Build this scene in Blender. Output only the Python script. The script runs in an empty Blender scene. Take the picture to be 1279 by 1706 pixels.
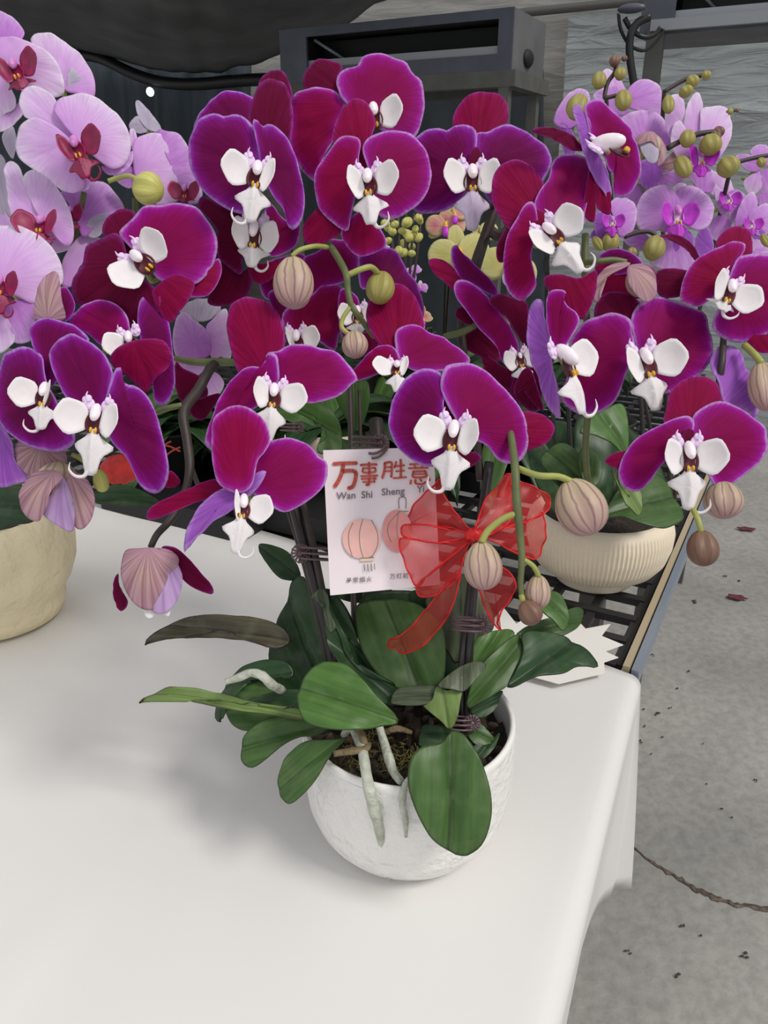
import bpy, math, random
from mathutils import Vector, Matrix, noise
random.seed(7)
C = bpy.context.scene.collection
S = bpy.context.scene

# ---------------------------------------------------------------- camera
FPX = 1300.0; W, H_ = 1279.0, 1706.0
PITCH = math.radians(23)
ZT = 0.75
CAM = Vector((0, 0, ZT + 0.60))
FW = Vector((0, math.cos(PITCH), -math.sin(PITCH)))
UP = Vector((0, math.sin(PITCH), math.cos(PITCH)))
RT = Vector((1, 0, 0))
cd = bpy.data.cameras.new('camera'); cam = bpy.data.objects.new('camera', cd); C.objects.link(cam)
cam.location = CAM; cam.rotation_euler = (math.pi/2 - PITCH, 0, 0)
cd.sensor_fit = 'VERTICAL'; cd.sensor_height = 36.0; cd.lens = 36.0*FPX/H_; cd.clip_start = 0.02
S.camera = cam

# ---------------------------------------------------------------- light
wd = bpy.data.worlds.new('world'); S.world = wd; wd.use_nodes = True
wn = wd.node_tree.nodes; wl = wd.node_tree.links
bg = wn['Background']; bg.inputs['Color'].default_value = (0.96, 0.97, 1.0, 1); bg.inputs['Strength'].default_value = 0.72
sl = bpy.data.lights.new('sun', 'SUN'); sun = bpy.data.objects.new('sun', sl); C.objects.link(sun)
sl.energy = 1.75; sl.angle = math.radians(15); sl.color = (1.0, 0.955, 0.90)
SUN = Vector((0.62, -0.42, 0.95)).normalized()
sun.rotation_euler = SUN.to_track_quat('Z', 'Y').to_euler(); sun.location = (2, -1, 3)
S.view_settings.view_transform = 'Standard'; S.view_settings.look = 'None'
S.view_settings.exposure = 0.0; S.view_settings.gamma = 1.0; S.view_settings.use_curve_mapping = False

# ---------------------------------------------------------------- helpers
def ray(u, v): return FW*FPX + RT*(u-639.5) - UP*(v-853)
def P(u, v, d): return CAM + ray(u, v)*(d/FPX)
def PZ(u, v, z):
    r = ray(u, v); return CAM + r*((z-CAM.z)/r.z)
def PY(u, v, y):
    r = ray(u, v); return CAM + r*(y/r.y)
def PP(u, v, p0, n):
    r = ray(u, v); return CAM + r*((p0-CAM).dot(n)/r.dot(n))
def lin(c):
    c /= 255.0
    return c/12.92 if c <= 0.04045 else ((c+0.055)/1.055)**2.4
def rgb(r, g, b): return (lin(r), lin(g), lin(b), 1)
WL = {}
def wloc(o): return WL[o.name] if o else Vector((0, 0, 0))
def thing(name, loc, label, cat, group=None):
    o = bpy.data.objects.new(name, None); C.objects.link(o); o.location = loc
    o.empty_display_size = 0.02
    WL[o.name] = Vector(loc); o['label'] = label; o['category'] = cat
    if group: o['group'] = group
    return o
def tag(o, label, cat, group=None, kind=None):
    o['label'] = label; o['category'] = cat
    if group: o['group'] = group
    if kind: o['kind'] = kind
    return o
def mk(name, V, F, mats, parent=None, midx=None, attrs=None, solid=0, sub=0, smooth=True, origin=None):
    V = [Vector(v) for v in V]
    if origin is None:
        origin = Vector((0, 0, 0))
        for v in V: origin += v
        origin /= len(V)
    me = bpy.data.meshes.new(name)
    me.from_pydata([v-origin for v in V], [], F)
    if not isinstance(mats, (list, tuple)): mats = [mats]
    for m in mats: me.materials.append(m)
    if midx: me.polygons.foreach_set('material_index', midx)
    if smooth: me.polygons.foreach_set('use_smooth', [True]*len(F))
    if attrs:
        for k, a in attrs.items():
            at = me.attributes.new(k, 'FLOAT', 'POINT'); at.data.foreach_set('value', a)
    me.update()
    o = bpy.data.objects.new(name, me); C.objects.link(o)
    o.location = origin - wloc(parent)
    if parent: o.parent = parent
    WL[o.name] = origin
    if solid:
        m = o.modifiers.new('thickness', 'SOLIDIFY'); m.thickness = solid; m.offset = -1
    if sub:
        m = o.modifiers.new('sub', 'SUBSURF'); m.levels = sub; m.render_levels = sub
    return o
def struct(o): o['kind'] = 'structure'; return o
class MB:
    def __init__(s): s.V = []; s.F = []; s.M = []; s.A = {}
    def add(s, V, F, m=0, A=None):
        b = len(s.V); s.V += [Vector(v) for v in V]; s.F += [[i+b for i in f] for f in F]; s.M += [m]*len(F)
        for k in set(list(s.A)+list(A or {})):
            s.A.setdefault(k, [0.0]*b)
            s.A[k] += list(A[k]) if A and k in A else [0.0]*len(V)
        return s
    def box(s, c, h, ax=None, m=0):
        c = Vector(c); ax = ax or (Vector((1,0,0)), Vector((0,1,0)), Vector((0,0,1)))
        V = [c+ax[0]*h[0]*a+ax[1]*h[1]*b+ax[2]*h[2]*d for a in (-1,1) for b in (-1,1) for d in (-1,1)]
        s.add(V, [(0,1,3,2),(4,6,7,5),(0,4,5,1),(2,3,7,6),(0,2,6,4),(1,5,7,3)], m); return s
    def build(s, name, mats, parent=None, **k):
        return mk(name, s.V, s.F, mats, parent, midx=s.M, attrs=s.A or None, **k)
def smooth_path(pts, n):
    out = []; m = len(pts)
    for i in range(m-1):
        p0 = pts[max(i-1,0)]; p1 = pts[i]; p2 = pts[i+1]; p3 = pts[min(i+2,m-1)]
        for k in range(n):
            t = k/n; out.append(0.5*((2*p1)+(p2-p0)*t+(2*p0-5*p1+4*p2-p3)*t*t+(3*p1-p0-3*p2+p3)*t**3))
    out.append(pts[-1]); return out
def tube_geo(pts, r, n=8, sm=4, bump=0):
    pts = [Vector(p) for p in pts]
    R = r if isinstance(r, (list, tuple)) else [r]*len(pts)
    if sm > 1 and len(pts) > 2:
        rr = smooth_path([Vector((x,0,0)) for x in R], sm); R = [max(x.x,1e-5) for x in rr]; pts = smooth_path(pts, sm)
    V = []; F = []; prev = None
    for i, p in enumerate(pts):
        t = (pts[min(i+1,len(pts)-1)]-pts[max(i-1,0)]).normalized()
        if prev is None:
            a = Vector((0,0,1)) if abs(t.z) < .9 else Vector((1,0,0))
            u = t.cross(a).normalized()
        else: u = (prev - t*prev.dot(t)).normalized()
        prev = u; w = t.cross(u)
        rr = R[i]*(1+bump*random.uniform(-1,1))
        for k in range(n):
            a = 2*math.pi*k/n; V.append(p+(u*math.cos(a)+w*math.sin(a))*rr)
    L = len(pts)
    for i in range(L-1):
        for k in range(n): F.append((i*n+k, i*n+(k+1)%n, (i+1)*n+(k+1)%n, (i+1)*n+k))
    F.append(tuple(range(n-1,-1,-1))); F.append(tuple((L-1)*n+k for k in range(n)))
    return V, F
def ptube(name, px, rpx, mat, parent, d=None, **k):
    """px = (u, v, depth) points, radius in pixels at that depth"""
    pts = [P(*p) for p in px]
    R = rpx if isinstance(rpx, (list,tuple)) else [rpx]*len(px)
    R = [a*p[2]/FPX for a, p in zip(R, px)]
    V, F = tube_geo(pts, R, **k)
    return mk(name, V, F, mat, parent)
def ellipsoid(c, ax, r, nu=10, nv=8):
    V = []; F = []
    for j in range(nv+1):
        th = math.pi*j/nv
        for i in range(nu):
            ph = 2*math.pi*i/nu
            V.append(c+ax[0]*r[0]*math.sin(th)*math.cos(ph)+ax[1]*r[1]*math.cos(th)+ax[2]*r[2]*math.sin(th)*math.sin(ph))
    for j in range(nv):
        for i in range(nu): F.append((j*nu+i, j*nu+(i+1)%nu, (j+1)*nu+(i+1)%nu, (j+1)*nu+i))
    return V, F
def lathe(name, prof, c, mat, parent, n=72, wob=None, zs=1, **k):
    prof = [(r, z*zs) for r, z in prof]
    V = []; F = []; c = Vector(c)
    for r, z in prof:
        for i in range(n):
            a = 2*math.pi*i/n; rr = r*(wob(a, z) if wob else 1)
            V.append(c+Vector((rr*math.cos(a), rr*math.sin(a), z)))
    for j in range(len(prof)-1):
        for i in range(n): F.append((j*n+i, j*n+(i+1)%n, (j+1)*n+(i+1)%n, (j+1)*n+i))
    return mk(name, V, F, mat, parent, origin=c, **k)

# ---------------------------------------------------------------- materials
def newmat(name):
    m = bpy.data.materials.new(name); m.use_nodes = True
    return m, m.node_tree.nodes, m.node_tree.links, m.node_tree.nodes['Principled BSDF']
def ramp(n, stops, interp='LINEAR'):
    r = n.new('ShaderNodeValToRGB'); r.color_ramp.interpolation = interp
    e = r.color_ramp.elements
    while len(e) > 1: e.remove(e[0])
    e[0].position = stops[0][0]; e[0].color = stops[0][1]
    for p, c in stops[1:]:
        x = e.new(p); x.color = c
    return r
def simple(name, col, rough=.5, metal=0, bump=0, bscale=60, var=0, vscale=8, spec=.5, stretch=None, sub=0, trans=0):
    m, n, l, b = newmat(name)
    b.inputs['Roughness'].default_value = rough; b.inputs['Metallic'].default_value = metal
    b.inputs['Base Color'].default_value = col; b.inputs['Specular IOR Level'].default_value = spec
    tc = n.new('ShaderNodeTexCoord'); mp = n.new('ShaderNodeMapping'); l.new(tc.outputs['Object'], mp.inputs[0])
    if stretch: mp.inputs['Scale'].default_value = stretch
    if var:
        t = n.new('ShaderNodeTexNoise'); t.inputs['Scale'].default_value = vscale; t.inputs['Detail'].default_value = 6
        l.new(mp.outputs[0], t.inputs['Vector'])
        r = ramp(n, [(.3, tuple(c*(1-var) for c in col[:3])+(1,)), (.7, tuple(min(c*(1+var),1) for c in col[:3])+(1,))])
        l.new(t.outputs['Fac'], r.inputs[0]); l.new(r.outputs[0], b.inputs['Base Color'])
    if bump:
        t = n.new('ShaderNodeTexNoise'); t.inputs['Scale'].default_value = bscale; t.inputs['Detail'].default_value = 4
        l.new(mp.outputs[0], t.inputs['Vector'])
        bp = n.new('ShaderNodeBump'); bp.inputs['Strength'].default_value = bump; bp.inputs['Distance'].default_value = .01
        l.new(t.outputs['Fac'], bp.inputs['Height']); l.new(bp.outputs[0], b.inputs['Normal'])
    return m
def petal_mat(name, stops, vein, veinamt=.3, trans=.30, rough=.65, vscale=26, along=1.5, centre=None):
    """own colour of a petal: runs from its middle to its rim, with veins that fan out from its base"""
    m, n, l, b = newmat(name)
    at = n.new('ShaderNodeAttribute'); at.attribute_name = 'edge'
    ph = n.new('ShaderNodeAttribute'); ph.attribute_name = 'phi'
    ra = n.new('ShaderNodeAttribute'); ra.attribute_name = 'rad'
    cmb = n.new('ShaderNodeCombineXYZ')
    l.new(ph.outputs['Fac'], cmb.inputs[0]); l.new(ra.outputs['Fac'], cmb.inputs[1])
    oi = n.new('ShaderNodeObjectInfo'); l.new(oi.outputs['Random'], cmb.inputs[2])
    mp = n.new('ShaderNodeMapping'); mp.inputs['Scale'].default_value = (vscale, along, 40)
    l.new(cmb.outputs[0], mp.inputs[0])
    tn = n.new('ShaderNodeTexNoise'); tn.inputs['Scale'].default_value = 1; tn.inputs['Detail'].default_value = 3
    l.new(mp.outputs[0], tn.inputs['Vector'])
    # wavy edge
    t2 = n.new('ShaderNodeTexNoise'); t2.inputs['Scale'].default_value = 90
    tc = n.new('ShaderNodeTexCoord'); l.new(tc.outputs['Object'], t2.inputs['Vector'])
    ma = n.new('ShaderNodeMath'); ma.operation = 'MULTIPLY_ADD'; ma.inputs[1].default_value = .10
    l.new(t2.outputs['Fac'], ma.inputs[0]); l.new(at.outputs['Fac'], ma.inputs[2])
    sb = n.new('ShaderNodeMath'); sb.operation = 'SUBTRACT'; sb.inputs[1].default_value = .05
    l.new(ma.outputs[0], sb.inputs[0])
    r = ramp(n, stops); l.new(sb.outputs[0], r.inputs[0])
    col = r.outputs[0]
    if centre:
        rc = ramp(n, [(0, (1,1,1,1)), (.28, (.6,.6,.6,1)), (.75, (0,0,0,1))]); l.new(ra.outputs['Fac'], rc.inputs[0])
        mc = n.new('ShaderNodeMixRGB'); mc.inputs[2].default_value = centre
        l.new(rc.outputs[0], mc.inputs[0]); l.new(col, mc.inputs[1]); col = mc.outputs[0]
    vr = ramp(n, [(.42, (0,0,0,1)), (.62, (1,1,1,1))]); l.new(tn.outputs['Fac'], vr.inputs[0])
    vm = n.new('ShaderNodeMath'); vm.operation = 'MULTIPLY'; vm.inputs[1].default_value = veinamt; l.new(vr.outputs[0], vm.inputs[0])
    mx = n.new('ShaderNodeMixRGB'); mx.inputs[2].default_value = vein
    l.new(vm.outputs[0], mx.inputs[0]); l.new(col, mx.inputs[1])
    l.new(mx.outputs[0], b.inputs['Base Color'])
    b.inputs['Roughness'].default_value = rough; b.inputs['Specular IOR Level'].default_value = .12
    bp = n.new('ShaderNodeBump'); bp.inputs['Strength'].default_value = .25; bp.inputs['Distance'].default_value = .002
    l.new(tn.outputs['Fac'], bp.inputs['Height']); l.new(bp.outputs[0], b.inputs['Normal'])
    tr = n.new('ShaderNodeBsdfTranslucent'); l.new(mx.outputs[0], tr.inputs[0])
    ms = n.new('ShaderNodeMixShader'); ms.inputs[0].default_value = trans
    out = n['Material Output']; l.new(b.outputs[0], ms.inputs[1]); l.new(tr.outputs[0], ms.inputs[2]); l.new(ms.outputs[0], out.inputs[0])
    return m
RIM = rgb(214,160,232); VIO = rgb(152,30,158)
MAT = {}
MAT['M'] = petal_mat('magenta_petal', [(0, rgb(138,2,76)), (.6, rgb(146,4,92)), (.84, rgb(160,14,134)), (.93, rgb(178,44,180)), (.975, RIM)], rgb(116,0,60), .28)
MAT['R'] = petal_mat('crimson_petal', [(0, rgb(146,0,62)), (.65, rgb(152,2,78)), (.87, rgb(164,14,124)), (.94, rgb(184,54,176)), (.98, RIM)], rgb(122,0,46), .4)
MAT['V'] = petal_mat('violet_petal', [(0, rgb(112,2,72)), (.6, rgb(122,4,86)), (.83, rgb(140,14,128)), (.93, rgb(160,46,180)), (.975, rgb(202,150,230))], rgb(88,0,62), .28)
MAT['S'] = petal_mat('maroon_sepal', [(0, rgb(146,0,62)), (.8, rgb(150,4,76)), (.95, rgb(160,20,110)), (1, rgb(184,80,160))], rgb(106,0,36), .45)
MAT['K'] = petal_mat('dark_maroon_sepal', [(0, rgb(108,0,50)), (.85, rgb(116,4,62)), (.97, rgb(144,34,120)), (1, rgb(160,80,160))], rgb(76,0,30), .4)
MAT['U'] = petal_mat('lavender_petal_back', [(0, rgb(168,98,200)), (.8, rgb(182,110,212)), (1, rgb(205,160,230))], rgb(140,60,176), .5)
MAT['L'] = petal_mat('lilac_petal', [(0, rgb(234,196,242)), (.6, rgb(236,208,244)), (.9, rgb(238,220,244)), (1, rgb(248,240,250))], rgb(212,156,224), .30, vscale=20, along=3, centre=rgb(226,166,238))
MAT['P'] = petal_mat('pale_mauve_petal', [(0, rgb(216,160,230)), (.8, rgb(220,176,234)), (1, rgb(236,214,242))], rgb(190,110,208), .35, vscale=20, along=3, centre=rgb(206,130,222))
MAT['G'] = petal_mat('greyish_lilac_petal', [(0, rgb(196,186,208)), (1, rgb(214,208,222))], rgb(160,140,180), .3)
MAT['Y'] = petal_mat('yellow_petal', [(0, rgb(206,200,120)), (1, rgb(222,218,160))], rgb(180,170,90), .3)
MAT['K2'] = petal_mat('pink_speckled_petal', [(0, rgb(226,130,150)), (.6, rgb(232,190,170)), (1, rgb(230,214,160))], rgb(190,60,100), .5)
MAT['B'] = petal_mat('bud_petal_striped', [(0, rgb(208,176,168)), (1, rgb(204,164,180))], rgb(146,88,108), .6, vscale=12, along=.4)
MAT['BL'] = petal_mat('bud_petal_lilac', [(0, rgb(206,170,220)), (1, rgb(214,186,226))], rgb(160,110,180), .5, vscale=9, along=.4)
MAT['W'] = petal_mat('white_lip', [(0, rgb(246,240,240)), (1, rgb(250,246,246))], rgb(232,222,232), .25, trans=.15, rough=.45)
MAT['WL'] = petal_mat('lavender_lip', [(0, rgb(214,196,224)), (1, rgb(226,212,234))], rgb(190,166,206), .3, trans=.15)
MAT['dark'] = simple('lip_throat_maroon', rgb(84,6,32), .55, var=.3, vscale=200)
MAT['mag'] = simple('lip_magenta', rgb(140,8,72), .5, var=.25, vscale=120)
MAT['vmag'] = simple('lip_vivid_magenta', rgb(190,50,200), .5, var=.25, vscale=120)
MAT['yel'] = simple('lip_callus_yellow', rgb(224,172,40), .5, var=.35, vscale=400)
MAT['knob'] = simple('petal_base_white_violet', rgb(232,206,242), .6, var=.18, vscale=260)
MAT['col'] = simple('column_pinkish_white', rgb(246,234,240), .45, var=.05, vscale=200)
MAT['collil'] = simple('column_lilac', rgb(206,130,200), .45, var=.2, vscale=200)
def leaf_mat(name, a, b_, edge, rough=.38):
    m, n, l, b = newmat(name)
    at = n.new('ShaderNodeAttribute'); at.attribute_name = 'edge'
    ph = n.new('ShaderNodeAttribute'); ph.attribute_name = 'side'
    ra = n.new('ShaderNodeAttribute'); ra.attribute_name = 'rad'
    cmb = n.new('ShaderNodeCombineXYZ'); l.new(ph.outputs['Fac'], cmb.inputs[0]); l.new(ra.outputs['Fac'], cmb.inputs[1])
    oi = n.new('ShaderNodeObjectInfo'); l.new(oi.outputs['Random'], cmb.inputs[2])
    mp = n.new('ShaderNodeMapping'); mp.inputs['Scale'].default_value = (6, 1.2, 30); l.new(cmb.outputs[0], mp.inputs[0])
    t = n.new('ShaderNodeTexNoise'); t.inputs['Scale'].default_value = 1; t.inputs['Detail'].default_value = 4; l.new(mp.outputs[0], t.inputs['Vector'])
    r = ramp(n, [(.34, a), (.66, b_)]); l.new(t.outputs['Fac'], r.inputs[0])
    # darker line along the midrib crease
    ab = n.new('ShaderNodeMath'); ab.operation = 'ABSOLUTE'; l.new(ph.outputs['Fac'], ab.inputs[0])
    rr = ramp(n, [(0, (.8,.8,.8,1)), (.02, (.6,.6,.6,1)), (.05, (0,0,0,1))]); l.new(ab.outputs[0], rr.inputs[0])
    m1 = n.new('ShaderNodeMixRGB'); m1.inputs[2].default_value = tuple(c*.45 for c in a[:3])+(1,)
    l.new(rr.outputs[0], m1.inputs[0]); l.new(r.outputs[0], m1.inputs[1])
    re = ramp(n, [(.95, (0,0,0,1)), (1, (.8,.8,.8,1))]); l.new(at.outputs['Fac'], re.inputs[0])
    m2 = n.new('ShaderNodeMixRGB'); m2.inputs[2].default_value = edge
    l.new(re.outputs[0], m2.inputs[0]); l.new(m1.outputs[0], m2.inputs[1])
    # dusty mottling
    t3 = n.new('ShaderNodeTexNoise'); t3.inputs['Scale'].default_value = 45; t3.inputs['Detail'].default_value = 8
    tc = n.new('ShaderNodeTexCoord'); l.new(tc.outputs['Object'], t3.inputs['Vector'])
    r3 = ramp(n, [(.5, (0,0,0,1)), (.75, (.14,.14,.14,1))]); l.new(t3.outputs['Fac'], r3.inputs[0])
    m3 = n.new('ShaderNodeMixRGB'); m3.inputs[2].default_value = rgb(150,160,130)
    l.new(r3.outputs[0], m3.inputs[0]); l.new(m2.outputs[0], m3.inputs[1])
    l.new(m3.outputs[0], b.inputs['Base Color'])
    b.inputs['Roughness'].default_value = rough; b.inputs['Specular IOR Level'].default_value = .3
    bp = n.new('ShaderNodeBump'); bp.inputs['Strength'].default_value = .15; bp.inputs['Distance'].default_value = .002
    l.new(t.outputs['Fac'], bp.inputs['Height']); l.new(bp.outputs[0], b.inputs['Normal'])
    return m
MAT['leaf'] = leaf_mat('leaf_green', rgb(56,84,40), rgb(72,102,50), rgb(46,50,34))
MAT['leafd'] = leaf_mat('leaf_dark_green', rgb(34,60,34), rgb(46,76,42), rgb(34,38,28))
MAT['leafl'] = leaf_mat('leaf_light_green', rgb(104,128,68), rgb(122,146,82), rgb(66,62,46), .45)
MAT['leafb'] = leaf_mat('leaf_bronze', rgb(60,54,46), rgb(88,84,62), rgb(50,36,40))
MAT['leafg'] = leaf_mat('leaf_grey_green', rgb(62,72,54), rgb(92,102,78), rgb(50,44,44))
MAT['leafv'] = leaf_mat('leaf_vivid_green', rgb(64,98,42), rgb(80,118,54), rgb(54,66,38))
MAT['stem'] = simple('stem_green', rgb(96,104,62), .5, var=.2, vscale=60)
MAT['stemd'] = simple('stem_dark', rgb(58,48,44), .5, var=.25, vscale=60)
MAT['stemy'] = simple('stem_yellow_green', rgb(156,160,84), .5, var=.15, vscale=60)
MAT['stake'] = simple('stake_black', rgb(40,34,36), .35, var=.2, vscale=40)
MAT['clip'] = simple('clip_plastic', rgb(104,84,88), .35)
MAT['root'] = simple('aerial_root_silver', rgb(186,190,174), .75, var=.22, vscale=70, bump=.5, bscale=150)
MAT['rootb'] = simple('root_brown', rgb(120,104,74), .8, var=.35, vscale=80, bump=.6, bscale=120)
MAT['soil'] = simple('bark_and_moss', rgb(44,36,28), .9, var=.6, vscale=60, bump=1, bscale=90)
MAT['moss'] = simple('moss', rgb(96,88,40), .9, var=.4, vscale=90)
def bud_mat(name, a, b_, stripe, fac=.7):
    m, n, l, b = newmat(name)
    ph = n.new('ShaderNodeAttribute'); ph.attribute_name = 'phi'
    ra = n.new('ShaderNodeAttribute'); ra.attribute_name = 'rad'
    r = ramp(n, [(0, a), (1, b_)]); l.new(ra.outputs['Fac'], r.inputs[0])
    ma = n.new('ShaderNodeMath'); ma.operation = 'MULTIPLY'; ma.inputs[1].default_value = 13
    tn = n.new('ShaderNodeTexNoise'); tn.inputs['Scale'].default_value = 60; tc = n.new('ShaderNodeTexCoord'); l.new(tc.outputs['Object'], tn.inputs['Vector'])
    md = n.new('ShaderNodeMath'); md.operation = 'MULTIPLY_ADD'; md.inputs[1].default_value = .28; l.new(tn.outputs['Fac'], md.inputs[0]); l.new(ph.outputs['Fac'], md.inputs[2])
    l.new(md.outputs[0], ma.inputs[0])
    si = n.new('ShaderNodeMath'); si.operation = 'SINE'; l.new(ma.outputs[0], si.inputs[0])
    rs = ramp(n, [(.55, (0,0,0,1)), (.98, (fac,fac,fac,1))]); l.new(si.outputs[0], rs.inputs[0])
    mx = n.new('ShaderNodeMixRGB'); mx.inputs[2].default_value = stripe; l.new(rs.outputs[0], mx.inputs[0]); l.new(r.outputs[0], mx.inputs[1])
    l.new(mx.outputs[0], b.inputs['Base Color']); b.inputs['Roughness'].default_value = .5
    return m
MAT['bud'] = bud_mat('bud_striped', rgb(190,178,136), rgb(176,136,140), rgb(118,78,88))
MAT['budg'] = bud_mat('bud_olive', rgb(150,142,66), rgb(160,150,84), rgb(112,98,50), .4)
MAT['budy'] = bud_mat('bud_yellow_green', rgb(186,186,96), rgb(200,196,112), rgb(150,146,70), .4)
MAT['budb'] = bud_mat('bud_brown', rgb(128,100,74), rgb(112,78,70), rgb(80,50,50), .4)

# ---------------------------------------------------------------- traced outlines -> real, bowed, thick blades
REG = {'px': (0,0,1), 'A': (0,0,430/1279), 'B': (300,60,430/1279), 'C': (680,100,430/1279), 'D': (849,60,430/1279),
       'E': (0,300,430/1279), 'F': (330,380,430/1279), 'G': (600,400,430/1279), 'H': (849,460,430/1279),
       'I': (0,620,430/1279), 'J': (200,680,400/1279), 'K': (520,720,430/1279), 'N': (210,960,430/1279),
       'O': (460,1080,440/1279), 'Q': (640,940,420/1279), 'T': (840,740,439/1279)}
def rp(reg, p):
    x, y, s = REG[reg]; return (x+p[0]*s, y+p[1]*s)
def parse(s, reg):
    out = []
    for t in s.split():
        a, b = t.split(','); out.append(rp(reg, (float(a), float(b))))
    return out
def closed(pts, N):
    m = len(pts); dense = []
    for i in range(m):
        p0, p1, p2, p3 = [Vector(pts[(i+k-1) % m]) for k in range(4)]
        for k in range(8):
            t = k/8; dense.append(0.5*((2*p1)+(p2-p0)*t+(2*p0-5*p1+4*p2-p3)*t*t+(3*p1-p0-3*p2+p3)*t**3))
    # equal arc length
    L = [0]
    for i in range(len(dense)): L.append(L[-1]+(dense[(i+1) % len(dense)]-dense[i]).length)
    out = []; j = 0
    for k in range(N):
        s = L[-1]*k/N
        while L[j+1] < s: j += 1
        f = (s-L[j])/max(L[j+1]-L[j], 1e-9)
        out.append(dense[j].lerp(dense[(j+1) % len(dense)], f))
    return out
def lean_normal(g):
    return (-FW + RT*g[0] + UP*g[1]).normalized()
def blade(name, pts, depth, lean, mat, parent, base, anchor=None, bow=(.16,.10), ruffle=.02, crease=.02, thick=.0007, N=56, K=10, dz=0, fold=0):
    """one petal or leaf: outline on a leaning plane through `anchor`, bowed and creased off that plane"""
    o = closed(pts, N)
    c = Vector((0,0)); A = 0
    for i in range(N):
        a = o[i]; b = o[(i+1) % N]; cr = a.x*b.y-b.x*a.y; A += cr; c += (a+b)*cr
    c /= (3*A)
    base = Vector(base)
    n = lean_normal(lean)
    p0 = P(*(anchor or (c.x, c.y)), depth) - n*dz
    R = max((q-c).length for q in o)
    ax = (c-base)
    if ax.length < 2: ax = Vector((0,-1))
    ax.normalize(); sx = Vector((-ax.y, ax.x))
    smax = max(abs((q-c).dot(sx)) for q in o)
    amin = min((q-base).dot(ax) for q in o); amax = max((q-base).dot(ax) for q in o)
    Rm = R*depth/FPX; ph0 = random.uniform(0, 6); f1 = random.choice([4,5,6])
    V = []; E = []; PH = []; RA = []; SD = []
    def put(q, t, th):
        w = PP(q.x, q.y, p0, n)
        s = (q-c).dot(sx)/R; a = (q-c).dot(ax)/R
        d = -bow[0]*s*s - bow[1]*a*a - crease*math.exp(-(s/.09)**2) + ruffle*math.sin(f1*th+ph0)*t**4 + ruffle*.6*math.sin(11*th+ph0*2)*t**6
        d += fold*(math.sqrt(s*s+.0009)-.03)
        d += .03*noise.noise(Vector((q.x*.03, q.y*.03, ph0)))
        V.append(w+n*d*Rm)
        rel = q-base; E.append(t); PH.append(math.atan2(rel.dot(sx), abs(rel.dot(ax))+1e-6)); RA.append(max(0,(rel.dot(ax)-amin)/(amax-amin+1e-6)))
        SD.append((q-c).dot(sx)/smax)
    put(c, 0, 0)
    for k in range(1, K+1):
        t = (k/K)**.8
        for i in range(N):
            th = 2*math.pi*i/N
            put(c.lerp(o[i], t), t, th)
    F = []
    flip = A > 0
    for i in range(N):
        j = (i+1) % N
        F.append((0, 1+j, 1+i) if flip else (0, 1+i, 1+j))
    for k in range(K-1):
        for i in range(N):
            j = (i+1) % N; a = 1+k*N; b = a+N
            F.append((a+i, a+j, b+j, b+i) if flip else (a+j, a+i, b+i, b+j))
    return mk(name, V, F, MAT[mat] if isinstance(mat, str) else mat, parent, attrs={'edge': E, 'phi': PH, 'rad': RA, 'side': SD}, solid=thick)

def frame(roll, yaw, pitch):
    M = Matrix.Rotation(math.radians(roll), 3, 'Z') @ Matrix.Rotation(math.radians(yaw), 3, 'Y') @ Matrix.Rotation(math.radians(pitch), 3, 'X')
    B = Matrix((RT, UP, -FW)).transposed()
    return B @ M
def disc_geo(c, ax, r, cup=.3, n=20, k=5, wav=0, tw=0):
    V = []; E = []; F = []
    V.append(c); E.append(0)
    for j in range(1, k+1):
        t = j/k
        for i in range(n):
            a = 2*math.pi*i/n
            w = 1+wav*math.sin(5*a+tw)*t
            V.append(c+ax[0]*r[0]*t*w*math.cos(a)+ax[1]*r[1]*t*w*math.sin(a)+ax[2]*(cup*t*t)*max(r)); E.append(t)
    for i in range(n): F.append((0, 1+i, 1+(i+1) % n))
    for j in range(k-1):
        for i in range(n):
            a = 1+j*n; b = a+n; F.append((a+i, b+i, b+(i+1)%n, a+(i+1)%n))
    return V, F, {'edge': E, 'phi': [0.0]*len(V), 'rad': E}
def poly_geo(pts, f, n=28, k=5):
    o = closed(pts, n); c = Vector((0,0))
    for q in o: c += q
    c /= n
    V = [f(c)]; E = [0]; PH = [0]; F = []
    for j in range(1, k+1):
        for q in o: V.append(f(c.lerp(q, j/k))); E.append(j/k); PH.append(q.x)
    for i in range(n): F.append((0, 1+i, 1+(i+1) % n))
    for j in range(k-1):
        for i in range(n):
            a = 1+j*n; b = a+n; F.append((a+i, b+i, b+(i+1)%n, a+(i+1)%n))
    return V, F, {'edge': E, 'phi': PH, 'rad': E}
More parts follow.
